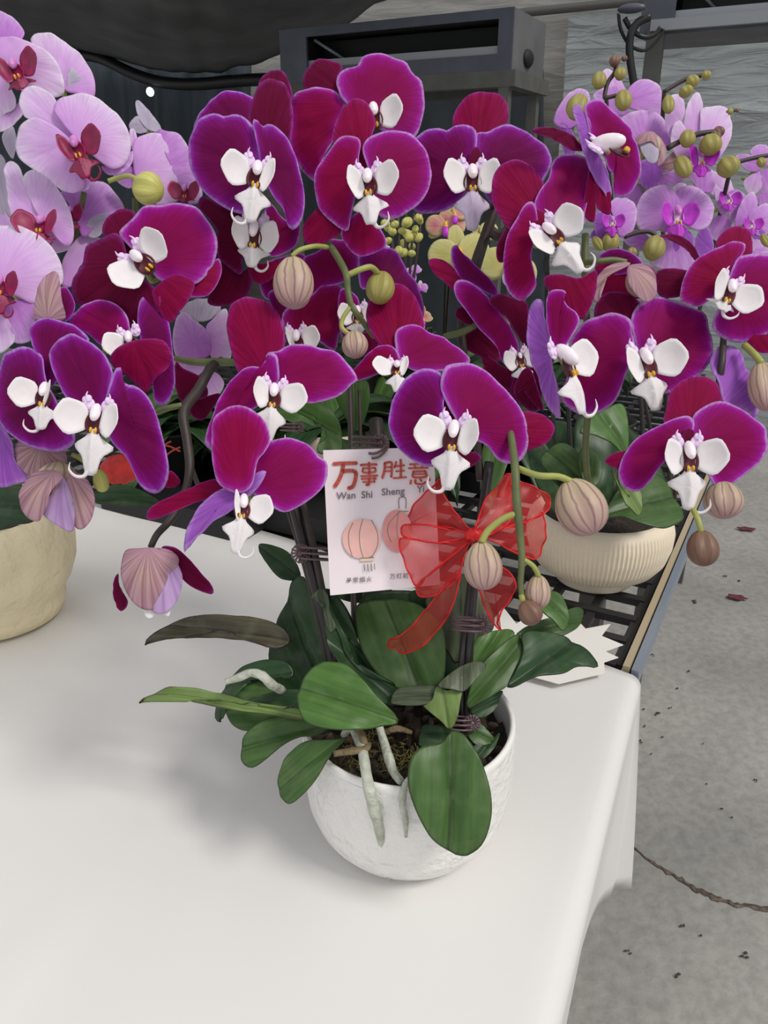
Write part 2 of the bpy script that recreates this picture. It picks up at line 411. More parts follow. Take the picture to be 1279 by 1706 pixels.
def make_lip(flower, uv, depth, s, roll=0, yaw=0, pitch=0, wl=1, wr=1, mid=1, tend='lr', kind='W', midmat=None, knobs=True, colr=1):
    s = s*1.07*depth/FPX
    M = frame(roll, yaw, pitch); o = P(uv[0], uv[1], depth)
    f = lambda x, y, z: o + M @ Vector((x*s, y*s, z*s))
    X = M @ Vector((1,0,0)); Y = M @ Vector((0,1,0)); Z = M @ Vector((0,0,1))
    mats = [MAT['W'], MAT['dark'], MAT['yel']] if kind == 'W' else [MAT['mag'], MAT['mag'], MAT['yel']] if kind == 'L' else [MAT['vmag'], MAT['knob'], MAT['yel']]
    if midmat: mats.append(MAT[midmat])
    mb = MB()
    for sg, w in ((-1, wl), (1, wr)):
        if w <= 0: continue
        a = math.radians(32)*sg
        U = X*math.cos(a)+Z*math.sin(a)*sg*sg*.9 if sg > 0 else X*math.cos(a)+Z*math.sin(a)*.9
        U.normalize(); Nn = U.cross(Y).normalized()
        tilt = math.radians(-14)*sg
        U2 = U*math.cos(tilt)+Y*math.sin(tilt); Y2 = -U*math.sin(tilt)+Y*math.cos(tilt)
        cc = f((.18+.58*w)*sg, -.06, .34)
        V, F, A = disc_geo(cc, (U2, Y2, Nn), (.54*s*w, .68*s), cup=.20, wav=.05, tw=sg)
        mb.add(V, F, 0, A)
    V, F, A = disc_geo(f(0, -.24, .10), (X, Y, Z), (.36*s, .46*s), cup=.30); mb.add(V, F, 1, A)
    for sg in (-1, 1):
        V, F = ellipsoid(f(.09*sg, -.50, .36), (X, Y, Z), (.055*s, .12*s, .10*s)); mb.add(V, F, 2)
        V, F = ellipsoid(f(.15*sg, -.50, .30), (X, Y, Z), (.06*s, .13*s, .07*s)); mb.add(V, F, 1)
    if mid > 0:
        out = [(-.10,-.46),(-.30,-.72),(-.74,-.98),(-.66,-1.15),(-.40,-1.35),(-.30,-1.62),(-.20,-1.95),(0,-2.0),(.20,-1.95),(.30,-1.62),(.40,-1.35),(.66,-1.15),(.74,-.98),(.30,-.72),(.10,-.46)]
        out = [(x, -.46+(y+.46)*mid) for x, y in out]
        g = lambda q: f(q.x, q.y, .30 - .55*q.x*q.x*1.2 + .16*math.exp(-(q.x/.12)**2)*.8 - .18*(q.y+1.1)**2)
        V, F, A = poly_geo(out, g); mb.add(V, F, 3 if midmat else 0, A)
        ye = -.46-1.5*mid
        for sg, ch in ((-1,'l'), (1,'r')):
            if ch in tend:
                V, F = tube_geo([f(.10*sg, ye+.12, .12), f(.24*sg, ye-.10, .12), f(.52*sg, ye-.12, .2), f(.74*sg, ye+.10, .3), f(.72*sg, ye+.38, .36)], [.10*s,.075*s,.06*s,.045*s,.012*s], n=6)
                mb.add(V, F, 3 if midmat else 0)
    lip = mb.build('lip', mats, flower, solid=.0006)
    # column and petal-base knobs belong to the flower mesh
    g2 = MB()
    ca = math.radians(35)
    Yc = (Y*math.cos(ca)-Z*math.sin(ca)); Zc = X.cross(Yc)
    V, F = ellipsoid(f(0, .20, .30), (X, Yc, Zc), (.20*s*colr, .42*s*colr, .21*s*colr), 12, 10); g2.add(V, F, 0)
    V, F = ellipsoid(f(0, .02, .50), (X, Yc, Zc), (.13*s*colr, .13*s*colr, .10*s*colr), 10, 8); g2.add(V, F, 0)
    if knobs:
        for sg in (-1, 1):
            V, F = ellipsoid(f(.36*sg, .46, .02), (X, Y, Z), (.26*s, .30*s, .06*s), 12, 8); g2.add(V, F, 1)
            V, F = tube_geo([f(.36*sg, .6, .06), f(.44*sg, .82, .12), f(.40*sg, .98, .16)], [.10*s,.05*s,.012*s], n=6); g2.add(V, F, 1)
            for dx, dy, r in ((.42,.52,.15), (.36,.70,.13), (.50,.66,.11), (.34,.40,.12), (.52,.40,.09)):
                V, F = ellipsoid(f(dx*sg, dy, .06), (X, Y, Z), (r*s, r*1.25*s, .07*s), 8, 6); g2.add(V, F, 1)
    return g2

ORD = {'petal': 0.0, 'sepal': .0035}
def flower(plant, reg, cen, depth, lean, parts, lip=None, tilt=.22):
    """parts: list of (kind, material, outline[, extra dz])"""
    cpx = rp(reg, cen)
    col = None
    if lip:
        lp = dict(lip); pos = rp(reg, lp.pop('at')); s = lp.pop('s')*REG[reg][2]
        holder = MB()
        fl = thing_tmp = None
    # flower body mesh first (pedicel + column); created with the pedicel, column added below
    M = MB()
    nrm = lean_normal(lean)
    pb = P(*cpx, depth)
    back = pb - nrm*.004
    V, F = tube_geo([back-nrm*.004, back-nrm*.014, back-nrm*.028+UP*(-.004), back-nrm*.045+UP*.004], [.0035,.003,.0024,.0022], n=7); M.add(V, F, 2)
    fl = M.build('flower', [MAT['col'] if not lip or lip.get('kind','W') == 'W' else MAT['collil'], MAT['knob'], MAT['stemy']], plant)
    for p in parts:
        kind, mat, pts = p[:3]; ex = p[3] if len(p) > 3 else 0
        q = parse(pts, reg)
        c = Vector((sum(a[0] for a in q)/len(q), sum(a[1] for a in q)/len(q)))
        d = c-Vector(cpx)
        dn = d.normalized() if d.length > 1 else Vector((0,0))
        g = (lean[0]+dn.x*tilt, lean[1]-dn.y*tilt)
        blade(kind, q, depth, g, mat, fl, cpx, anchor=cpx, dz=ORD[kind]+ex)
    if lip and (Vector(pos)-Vector(cpx)).length > 30:
        a_ = pb-nrm*.012; b_ = P(pos[0], pos[1], depth+.004)
        V, F = tube_geo([a_, (a_+b_)/2-nrm*.006, b_], [.0026,.0024,.002], n=7)
        me = fl.data; org = WL[fl.name]
        mt = MB(); mt.add([v.co+org for v in me.vertices], [list(f.vertices) for f in me.polygons], 2); mt.add(V, F, 2)
        nm = bpy.data.meshes.new('flower'); nm.from_pydata([v-org for v in mt.V], [], mt.F)
        for m in me.materials: nm.materials.append(m)
        nm.polygons.foreach_set('material_index', mt.M); fl.data = nm
    if lip:
        g2 = make_lip(fl, pos, depth-.006, s, **lp)
        # merge the column geometry into the flower mesh
        me = fl.data; org = WL[fl.name]
        V0 = [v.co+org for v in me.vertices]; F0 = [list(f.vertices) for f in me.polygons]
        m2 = MB(); m2.add(V0, F0, 2)
        b = len(m2.V); m2.V += g2.V; m2.F += [[i+b for i in f] for f in g2.F]; m2.M += g2.M
        nm = bpy.data.meshes.new('flower'); nm.from_pydata([v-org for v in m2.V], [], m2.F)
        for m in me.materials: nm.materials.append(m)
        nm.polygons.foreach_set('material_index', m2.M); nm.polygons.foreach_set('use_smooth', [True]*len(m2.F))
        fl.data = nm
    return fl
def bud(plant, uv, depth, rx, ry, roll=0, mat='bud', ped=None, pmat='stemy', pr=4, name='bud', yaw=0):
    M = frame(roll, yaw, -15); o = P(uv[0], uv[1], depth); k = depth/FPX
    V = []; F = []; PH = []; RA = []; nu, nv = 40, 16
    for j in range(nv+1):
        th = math.pi*j/nv
        for i in range(nu):
            ph = 2*math.pi*i/nu
            g = 1 - .075*(0.5+0.5*math.cos(3*ph+1.0))**8*3*math.sin(th)**.5*.8
            pr_ = math.sin(th)*(1.0-.14*math.cos(th))
            V.append(o+M @ Vector((rx*k*pr_*g*math.cos(ph), ry*k*math.cos(th)*(1 if th < math.pi/2 else 1.06), rx*k*.95*pr_*g*math.sin(ph))))
            PH.append(ph); RA.append(j/nv)
    for j in range(nv):
        for i in range(nu): F.append((j*nu+i, (j+1)*nu+i, (j+1)*nu+(i+1)%nu, j*nu+(i+1)%nu))
    b = mk(name, V, F, MAT[mat], plant, attrs={'phi': PH, 'rad': RA})
    if ped: ptube('pedicel', ped, pr, MAT[pmat], b, n=8)
    return b
def leaf(plant, reg, pts, depth, lean, base, mat='leaf', bow=(.34,.14), crease=.05, name='leaf', thick=.0016, ruffle=.01, fold=.28):
    return blade(name, parse(pts, reg), depth, lean, mat, plant, rp(reg, base), bow=bow, crease=crease, ruffle=ruffle, thick=thick, fold=fold, K=14)
def clip(plant, uv, depth, r, lefts=-1):
    k = depth/FPX; o = P(*uv, depth); mb = MB()
    X, Y, Z = RT, UP, -FW
    V, F = ellipsoid(o, (X, Y, Z), (r*k*.35, r*k*.35, r*k*.3)); mb.add(V, F)
    r *= 1.12
    for i in range(14):
        a = 2*math.pi*i/14; d = X*math.cos(a)+Y*math.sin(a)
        V, F = tube_geo([o+d*r*k*.25, o+d*r*k], r*k*.12, n=5, sm=1); mb.add(V, F)
    V, F = tube_geo([o+(X*math.cos(a)+Y*math.sin(a))*r*k*.9 for a in [i*2*math.pi/20 for i in range(21)]], r*k*.08, n=5, sm=1); mb.add(V, F)
    for dy in (-.55, 0, .55):
        c = o+Y*dy*r*k+X*lefts*r*k*1.5
        pts = [c+X*math.cos(a)*r*k*1.5+Z*math.sin(a)*r*k*.9+Y*math.cos(a)*(-.1)*r*k for a in [i*2*math.pi/16 for i in range(17)]]
        V, F = tube_geo(pts, r*k*.13, n=5, sm=1); mb.add(V, F)
    return mb.build('clip', MAT['clip'], plant)

# ================================================================ SETTING
def noisy_floor():
    m, n, l, b = newmat('concrete')
    tc = n.new('ShaderNodeTexCoord')
    t = n.new('ShaderNodeTexNoise'); t.inputs['Scale'].default_value = 2.2; t.inputs['Detail'].default_value = 10; t.inputs['Roughness'].default_value = .6
    l.new(tc.outputs['Object'], t.inputs['Vector'])
    r = ramp(n, [(.3, rgb(142,141,137)), (.55, rgb(162,160,155)), (.75, rgb(174,172,167))]); l.new(t.outputs['Fac'], r.inputs[0])
    t2 = n.new('ShaderNodeTexNoise'); t2.inputs['Scale'].default_value = 40; t2.inputs['Detail'].default_value = 8; l.new(tc.outputs['Object'], t2.inputs['Vector'])
    r2 = ramp(n, [(.35, (.82,.82,.82,1)), (.6, (1,1,1,1))]); l.new(t2.outputs['Fac'], r2.inputs[0])
    mx = n.new('ShaderNodeMixRGB'); mx.blend_type = 'MULTIPLY'; mx.inputs[0].default_value = 1
    l.new(r.outputs[0], mx.inputs[1]); l.new(r2.outputs[0], mx.inputs[2]); l.new(mx.outputs[0], b.inputs['Base Color'])
    bp = n.new('ShaderNodeBump'); bp.inputs['Strength'].default_value = .3; bp.inputs['Distance'].default_value = .01
    l.new(t2.outputs['Fac'], bp.inputs['Height']); l.new(bp.outputs[0], b.inputs['Normal'])
    b.inputs['Roughness'].default_value = .8
    return m
FLM = noisy_floor()
fl_o = struct(mk('floor', [(-18,-4,0),(9,-4,0),(9,15,0),(-18,15,0)], [(0,1,2,3)], FLM, smooth=False))
AXB = math.radians(28)             # the building runs 28 degrees to the right of the view
E1 = Vector((math.sin(AXB), math.cos(AXB), 0)); E2 = Vector((math.cos(AXB), -math.sin(AXB), 0)); ZZ = Vector((0,0,1))
def film_mat(name, col, spec=.5, wave=.5, rough=.25):
    m, n, l, b = newmat(name)
    tc = n.new('ShaderNodeTexCoord'); mp = n.new('ShaderNodeMapping'); mp.inputs['Scale'].default_value = (1.2,1.2,7); l.new(tc.outputs['Object'], mp.inputs[0])
    t = n.new('ShaderNodeTexNoise'); t.inputs['Scale'].default_value = 2.4; t.inputs['Detail'].default_value = 5; t.inputs['Distortion'].default_value = .8
    l.new(mp.outputs[0], t.inputs['Vector'])
    bp = n.new('ShaderNodeBump'); bp.inputs['Strength'].default_value = wave; bp.inputs['Distance'].default_value = .05
    l.new(t.outputs['Fac'], bp.inputs['Height']); l.new(bp.outputs[0], b.inputs['Normal'])
    r = ramp(n, [(.3, tuple(c*.86 for c in col[:3])+(1,)), (.7, tuple(min(1,c*1.15) for c in col[:3])+(1,))]); l.new(t.outputs['Fac'], r.inputs[0]); l.new(r.outputs[0], b.inputs['Base Color'])
    b.inputs['Roughness'].default_value = rough; b.inputs['Specular IOR Level'].default_value = spec
    return m
FILM = film_mat('greenhouse_film', rgb(168,174,174), .6, .9, .2)
WALLL = film_mat('grey_wall_film', rgb(168,166,160), .2, .25, .6)
DARKF = simple('dark_canopy_fabric', rgb(96,99,99), .9, var=.3, vscale=2.5, stretch=(1,1,3))
DARKC = simple('dark_blue_curtain', rgb(48,58,66), .8, var=.3, vscale=3, stretch=(6,6,.4))
# back wall: plane through WB, running along E2
WB = E1*4.9
def wpt(a, z): return WB + E2*a + ZZ*z
def wall_grid(name, a0, a1, z0, z1, mat, off=0, amp=.0, nx=40, nz=20):
    V = []; F = []
    for j in range(nz+1):
        for i in range(nx+1):
            a = a0+(a1-a0)*i/nx; z = z0+(z1-z0)*j/nz
            w = amp*(noise.noise(Vector((a*1.1, z*2.4, off)))+.5*noise.noise(Vector((a*3, z*9, off))))
            V.append(wpt(a, z)-E1*(off+w))
    for j in range(nz):
        for i in range(nx): p = j*(nx+1)+i; F.append((p, p+1, p+nx+2, p+nx+1))
    return mk(name, V, F, mat)
struct(wall_grid('wall_back', -20, 6, 0, 4.6, WALLL, 0, .03))
struct(wall_grid('wall_right', -1.42, 4.5, .0, 2.17, FILM, .10, .06, 90, 60))     # plastic film sheet over the right part
for i, (z, r) in enumerate(((2.19, .022), (2.62, .02))):  # grey tubes stand in for a faint shadow line across the wall
    V, F = tube_geo([wpt(-3, z)-E1*.12, wpt(0, z+.01)-E1*.14, wpt(4.5, z)-E1*.12], r, n=8)
    struct(mk('trim_shadow_line_%d' % (i+1), V, F, simple('shadow_line_grey_%d' % i, rgb(92,90,86), .5)))
def WPX(u, v, off=0): return PP(u, v, WB-E1*off, E1)
def quad_sheet(name, top, bot, mat, parent=None, nx=40, nz=16, amp=.02, solid=.003):
    """cloth sheet between two world-space edges"""
    tp = smooth_path(top, 6); bt = smooth_path(bot, 6); m = min(len(tp), len(bt)); V = []; F = []
    for j in range(nz+1):
        for i in range(m):
            p = tp[i].lerp(bt[i], j/nz); w = amp*noise.noise(Vector((i*.35, j*.12, 3)))
            V.append(p-E1*w+ZZ*w*.5)
    for j in range(nz):
        for i in range(m-1): p = j*m+i; F.append((p, p+m, p+m+1, p+1))
    return mk(name, V, F, mat, parent, solid=solid)
# dark canopy sagging across the upper left
edge = [(-160,66),(-20,70),(70,78),(170,92),(260,116),(330,120),(400,112),(470,88),(545,52),(640,2),(700,-40)]
top = [WPX(u, v, .55) for u, v in edge]
bot = [PY(u*1.6-380, -560, 1.5) for u, v in edge]
can = quad_sheet('canopy', top, bot, DARKF, amp=.04)
tag(can, 'dark grey shade fabric sagging across the upper left under the roof', 'canopy')
V, F = tube_geo([WPX(u, v+4, .58) for u, v in [(120,86),(165,92),(220,118),(270,133),(330,136),(400,130),(470,128),(520,130)]], .035, n=8)
o = mk('cable', V, F, simple('black_rubber', rgb(22,22,24), .5)); tag(o, 'thick black cable drooping below the dark shade fabric at left', 'cable')
cur = quad_sheet('curtain', [WPX(u, 80, .4) for u in range(-260, 421, 68)], [WPX(u, 900, .4) for u in range(-260, 421, 68)], DARKC, amp=.12)
tag(cur, 'dark blue-grey curtain hanging at the back left behind the lilac orchid', 'curtain')
o = mk('lamp', *ellipsoid(WPX(250,153,.62), (RT,ZZ,FW), (.026,.026,.02)), simple('lamp_white', rgb(230,235,235), .4))
bb = o.data.materials[0].node_tree.nodes['Principled BSDF']; bb.inputs['Emission Color'].default_value = (.85,1,1,1); bb.inputs['Emission Strength'].default_value = 1.3
tag(o, 'tiny white light glowing on the dark curtain at the back left', 'lamp')
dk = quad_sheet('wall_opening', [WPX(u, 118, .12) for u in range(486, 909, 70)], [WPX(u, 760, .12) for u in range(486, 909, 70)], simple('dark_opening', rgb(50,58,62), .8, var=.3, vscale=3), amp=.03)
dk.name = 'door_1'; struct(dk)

# air handling unit on its stand
METG = simple('galvanised_steel', rgb(84,88,98), .45, .4, var=.15, vscale=9)
METD = simple('dark_grey_sheet', rgb(100,100,102), .6, .1, var=.2, vscale=7)
MBLK = simple('unit_inner_black', rgb(20,22,24), .7)
MLIT = simple('pale_metal', rgb(150,154,158), .5, .2)
MFOAM = simple('stand_steel', rgb(92,92,88), .6, .2, var=.15, vscale=20)
def ac_unit(corner, wdt, hgt, dep, label, stand=True):
    ax = (-E2, E1, -ZZ)
    t = thing('air_conditioner', corner+ax[0]*wdt/2+ax[1]*dep/2-ZZ*hgt, label, 'air conditioner')
    def bx(mb, a0, a1, b0, b1, c0, c1, m=0):
        c = corner+ax[0]*(a0+a1)/2+ax[1]*(b0+b1)/2+ax[2]*(c0+c1)/2
        mb.box(c, ((a1-a0)/2, (b1-b0)/2, (c1-c0)/2), ax, m)
    f = .045
    m = MB(); bx(m, 0, wdt, 0, dep, 0, .012); bx(m, 0, wdt, 0, dep, hgt-.02, hgt); bx(m, 0, .012, 0, dep, .012, hgt-.02); bx(m, wdt-.012, wdt, 0, dep, .012, hgt-.02); bx(m, .012, wdt-.012, dep-.02, dep, .012, hgt-.02)
    m.build('casing', METD, t, smooth=False)
    m = MB(); bx(m, 0, wdt, -.012, 0, 0, .03); bx(m, 0, wdt, -.012, 0, hgt-.05, hgt); bx(m, 0, .05, -.012, 0, .03, hgt-.05); bx(m, wdt-.12, wdt, -.012, 0, .03, hgt-.05)
    m.build('front_frame', METG, t, smooth=False)
    m = MB(); bx(m, .05, wdt-.12, .12, .14, .03, hgt-.05); m.build('coil_panel', MBLK, t, smooth=False)
    m = MB(); bx(m, .05, wdt-.12, .0, .12, hgt-.075, hgt-.05); m.build('lower_lip', MLIT, t, smooth=False)
    V, F = tube_geo([corner+ax[0]*(wdt-.13)+ax[2]*.035+ax[1]*.03, corner+ax[0]*(wdt-.24)+ax[2]*(hgt*.6)+ax[1]*.1], .006, n=6, sm=1); mk('brace', V, F, MLIT, t)
    for a in (.06, wdt-.06):
        for b in (.06, dep-.06):
            V, F = ellipsoid(corner+ax[0]*a+ax[1]*b-ZZ*(-.0), (E2, ZZ, E1), (.015,.01,.015), 8, 6); mk('bolt', V, F, METG, t)
    m = MB(); V, F = ellipsoid(corner+ax[1]*dep*.45+ax[2]*hgt*.72, (E2, ZZ, E1), (.02,.03,.045), 12, 8); m.add(V, F); m.build('drain_port', MBLK, t)
    if stand:
        s = thing('unit_stand', corner+ax[0]*wdt/2+ax[1]*dep/2-ZZ*corner.z, 'angle-iron stand carrying the air handling unit behind the orchids', 'stand')
        for c0, c1 in ((-.02,.03),(dep-.03,dep+.02)):
            m = MB(); bx(m, -.02, wdt, c0, c1, hgt, hgt+.05); m.build('rail', MFOAM, s, smooth=False)
        for c0, c1 in ((-.02,.03),(wdt-.05,wdt)):
            m = MB(); bx(m, c0, c1, .03, dep-.03, hgt, hgt+.05); m.build('crossbar', MFOAM, s, smooth=False)
        for a in (.02, wdt-.04):
            for b in (.0, dep-.03):
                m = MB(); bx(m, a-.018, a+.018, b-.018, b+.018, hgt+.05, corner.z); m.build('leg', MFOAM, s, smooth=False)
    return t
cA = PY(858, 12, 3.0); hA = cA.z-PY(860, 117, 3.0).z
ac_unit(cA, .93, hA, .34, 'long grey open-fronted air handling unit on a stand behind the magenta orchids')
cB = PY(1400, -92, 3.1)
ac_unit(cB, .62, .22, .36, 'grey air handling unit cut off at the top right corner of the photo', stand=False)
m = MB(); q = PY(1095, 40, 3.35)
m.box(Vector((q.x, q.y, q.z/2)), (.03, .02, q.z/2), (E2, E1, ZZ))
o = m.build('post', MFOAM, smooth=False); tag(o, 'grey steel post under the top-right air handling unit', 'post')
m = MB(); qa = PY(1085, 44, 3.35); m.box(qa+E2*.5, (.5, .02, .018), (E2, E1, ZZ)); o = m.build('bracket', MLIT, smooth=False); tag(o, 'pale steel bracket bar holding the top-right air handling unit', 'bracket')
blk = simple('cable_black', rgb(26,26,28), .4)
V, F = tube_geo([PY(u, v, 3.2) for u, v in [(1082,28),(1062,38),(1050,60),(1049,95),(1055,135),(1062,180)]], .014, n=8); o = mk('cable', V, F, blk); tag(o, 'thick black cable curving down beside the steel post at upper right', 'cable')
V, F = tube_geo([PY(u, v, 3.24) for u, v in [(1030,22),(1034,50),(1050,76),(1075,84),(1100,60),(1104,48)]], .006, n=6); o = mk('cable', V, F, blk); tag(o, 'thin black cable in a wide loop at upper right', 'cable')
V, F = tube_geo([PY(u, v, 3.22) for u, v in [(1040,30),(1052,50),(1072,62),(1090,58),(1100,46)]], .009, n=6); o = mk('cable', V, F, blk); tag(o, 'medium black cable in a small loop under the top-right unit', 'cable')
V, F = ellipsoid(PY(1052, 14, 3.2), (E2, ZZ, E1), (.05, .016, .02), 12, 8); o = mk('pipe_joint', V, F, METG); tag(o, 'grey pipe joint where the black cables start at upper right', 'pipe')

# floor crack and litter
CRK = simple('crack_dark', rgb(96,86,76), .95, var=.5, vscale=60, bump=1, bscale=60)
ck = [(1030,1404),(1055,1412),(1080,1434),(1105,1448),(1130,1463),(1160,1482),(1185,1492),(1210,1503),(1240,1508),(1285,1515),(1330,1520)]
cw = [3,4,6,7,9,9,10,8,8,10,9]
V = []; F = []; c2 = []
for i in range(len(ck)-1):
    for k in range(5):
        t = k/5; c2.append((ck[i][0]+(ck[i+1][0]-ck[i][0])*t, ck[i][1]+(ck[i+1][1]-ck[i][1])*t+random.uniform(-2,2), (cw[i]*(1-t)+cw[i+1]*t)*random.uniform(.45,1.1)))
for u, v, w in c2: V += [PZ(u, v-w/2, .0022), PZ(u, v+w/2, .0022)]
for i in range(len(c2)-1): F.append((2*i, 2*i+1, 2*i+3, 2*i+2))
o = mk('crack', V, F, CRK, fl_o, solid=.002)
def debris(u, v, w, h, col, ang, label):
    mb = MB(); c = PZ(u, v, .006); k = (c-CAM).dot(FW)/FPX
    X = Vector((math.cos(ang), math.sin(ang), 0)); Y = Vector((-math.sin(ang), math.cos(ang), 0))
    V, F, A = disc_geo(c, (X, Y, ZZ), (w*k, h*k*1.6), cup=.15, wav=.22, tw=random.random()*6, n=16, k=3); mb.add(V, F, 0)
    o = mb.build('fallen_petal' if col == 0 else 'dirt_clump', simple('dried_petal', rgb(104,44,60), .8, var=.3) if col == 0 else simple('dirt', rgb(74,66,60), .9, var=.3), solid=.002)
    tag(o, label, 'petal' if col == 0 else 'dirt', None if col == 0 else 'dirt specks on the concrete floor'); return o
debris(1243, 882, 14, 4, 0, -.2, 'small dried dark red petal on the concrete, highest in the photo by the right edge')
debris(1227, 996, 15, 5, 0, -.3, 'larger dried dark red petal on the concrete at right, below the hanging brown bud')
DM = simple('dirt', rgb(74,66,60), .9, var=.3)
mb = MB()
for u, v, w in [(1160,1002,9),(1207,960,6),(1232,967,7),(1088,1091,5),(1147,1118,5),(1128,1147,5),(1096,1190,10),(1117,1180,5),(1073,1181,5),(1073,1210,6),(1105,1229,5),(1070,1235,6),(1085,1255,4),(1171,1238,3),(1202,1347,4),(1220,1362,4),(1178,1306,3),(1135,1542,9),(1130,1623,10),(1046,1586,7),(1168,1560,6),(1260,1300,6),(1240,1590,12)]:
    c = PZ(u, v, .004); k = (c-CAM).dot(FW)/FPX
    for q in range(3):
        V, F = ellipsoid(c+Vector((random.uniform(-1,1),random.uniform(-1,1),0))*w*k*.5, (RT, ZZ, Vector((0,1,0))), (w*k*.4*random.uniform(.4,1), .002, w*k*.35*random.uniform(.4,1)), 6, 4); mb.add(V, F)
o = mb.build('dirt_specks', DM); tag(o, 'scattered dark dirt specks on the concrete floor at right', 'dirt', kind='stuff')

# ================================================================ TABLE, CLOTH, BENCH
CLO = simple('white_vinyl_cloth', rgb(226,224,221), .42, bump=.05, bscale=9, var=.012, vscale=4, spec=.4)
edgeR = [PZ(1046,1122,ZT), PZ(890,1704,ZT)]
ed = (edgeR[1]-edgeR[0]).normalized()
edgeF = edgeR[0]+ed*1.0
backL = [edgeR[0], PZ(880,1060,ZT), PZ(700,985,ZT), PZ(500,905,ZT), PZ(345,862,ZT), PZ(160,822,ZT), PZ(-120,790,ZT), PZ(-420,770,ZT)]
bk = smooth_path(backL, 8)
outn = Vector((-ed.y, ed.x, 0));  outn = outn if outn.x > 0 else -outn
def proj(p):
    d = p-CAM; z = d.dot(FW); return 639.5+FPX*d.dot(RT)/z, 853-FPX*d.dot(UP)/z
hc = PP(1047, 1478, edgeR[0], ed); H0 = ZT-hc.z
HU = [(1470,1047),(1479,1044),(1482,1020),(1495,1000),(1530,985),(1590,970),(1650,954),(1706,938),(1900,890),(2600,720)]
def hem_u(v):
    if v <= HU[0][0]: return HU[0][1]
    for (v0, u0), (v1, u1) in zip(HU[:-1], HU[1:]):
        if v <= v1: return u0+(u1-u0)*(v-v0)/(v1-v0)
    return HU[-1][1]
def hem_at(E, t):
    """the hem hangs H0 below the edge and flares outwards by the amount the photo shows"""
    best = None
    for k in range(0, 90):
        o = k*.003; p = E+outn*o-ZZ*H0; u, v = proj(p); e = abs(u-hem_u(v))
        if best is None or e < best[0]: best = (e, o)
    return best[1]
offs = []
for j in range(0, 71):
    E = edgeR[0].lerp(edgeF, j/70)
    offs.append(hem_at(E, j/70) if (E-ZZ*H0-CAM).dot(FW) > .12 and proj(E-ZZ*H0)[1] < 1800 else offs[-1])
offs = [sum(offs[max(0,i-2):i+3])/len(offs[max(0,i-2):i+3]) for i in range(71)]
offs[0] = (hc-edgeR[0]).dot(outn)
NR = 70; V = []; F = []
side = 8+10
rows = []
for j in range(NR+1):
    t = j/NR; row = []
    right = edgeR[0].lerp(edgeF, t)
    hj = right+outn*offs[j]-ZZ*H0
    for i, b in enumerate(reversed(bk)):
        f = Vector((b.x - .25 - .35*(1-i/(len(bk)-1)), -.25, ZT)) if i < len(bk)-1 else right
        s = i/(len(bk)-1)
        fr = Vector((-1.2*(1-s)+edgeF.x*s, edgeF.y, ZT))
        p = b.lerp(fr, t)
        p.z += .0012*noise.noise(Vector((p.x*9, p.y*5, 0))) + .0006
        # a soft crease in the cloth, running towards the front left
        cr0 = PZ(330,1300,ZT); cr1 = PZ(60,1580,ZT); dv = (cr1-cr0).normalized(); dd = (p-cr0); off = dd.x*dv.y-dd.y*dv.x
        p.z += .004*math.exp(-(off/.007)**2)
        row.append(p)
    # rounding over the edge and the hanging flap
    for k in range(1, 6):
        an = k/5*math.pi/2; p = right+outn*(.018*math.sin(an))-ZZ*(.018*(1-math.cos(an))); row.append(p)
    st = right+outn*.018-ZZ*.018
    for k in range(1, 15):
        q = k/14; p = st.lerp(hj, q); p.x = p.x; w = .004*math.sin(t*17+q*2.0)*q+.0016*math.sin(t*61+1)*q*(1-q)*3
        p += outn*w; row.append(p)
    rows.append(row)
n_ = len(rows[0]); V = [p for r in rows for p in r]
for j in range(NR):
    for i in range(n_-1):
        a = j*n_+i; F.append((a, a+1, a+n_+1, a+n_))
cloth = mk('tablecloth', V, F, CLO, solid=.0012)
cloth.modifiers['thickness'].offset = 0
tag(cloth, 'white vinyl cloth covering the table under the white pot, hanging down at right', 'tablecloth')
TB = thing('table', edgeR[0]+Vector((-.6,-.3,-ZT)), 'table hidden under the white vinyl cloth', 'table')
WOOD = simple('table_board', rgb(150,130,104), .7)
m = MB(); tb = [edgeR[0]-outn*.01+ed*.02, edgeF-outn*.01, Vector((-1.1, edgeF.y, ZT)), PZ(-300,840,ZT), PZ(400,905,ZT)]
Vt = [p-ZZ*.008 for p in tb]+[p-ZZ*.03 for p in tb]; k5 = len(tb)
m.add(Vt, [tuple(range(k5)), tuple(range(2*k5-1, k5-1, -1))]+[(i, i+k5, (i+1) % k5+k5, (i+1) % k5) for i in range(k5)]); m.build('tabletop', WOOD, TB, smooth=False)
for q in (edgeR[0]-outn*.25+ed*.12, edgeF-outn*.25-ed*.1, Vector((-.9, .55, 0)), Vector((-.9, 0.0, 0))):
    m = MB(); m.box(Vector((q.x, q.y, (ZT-.03)/2)), (.02, .02, (ZT-.03)/2)); m.build('leg', MFOAM, TB, smooth=False)
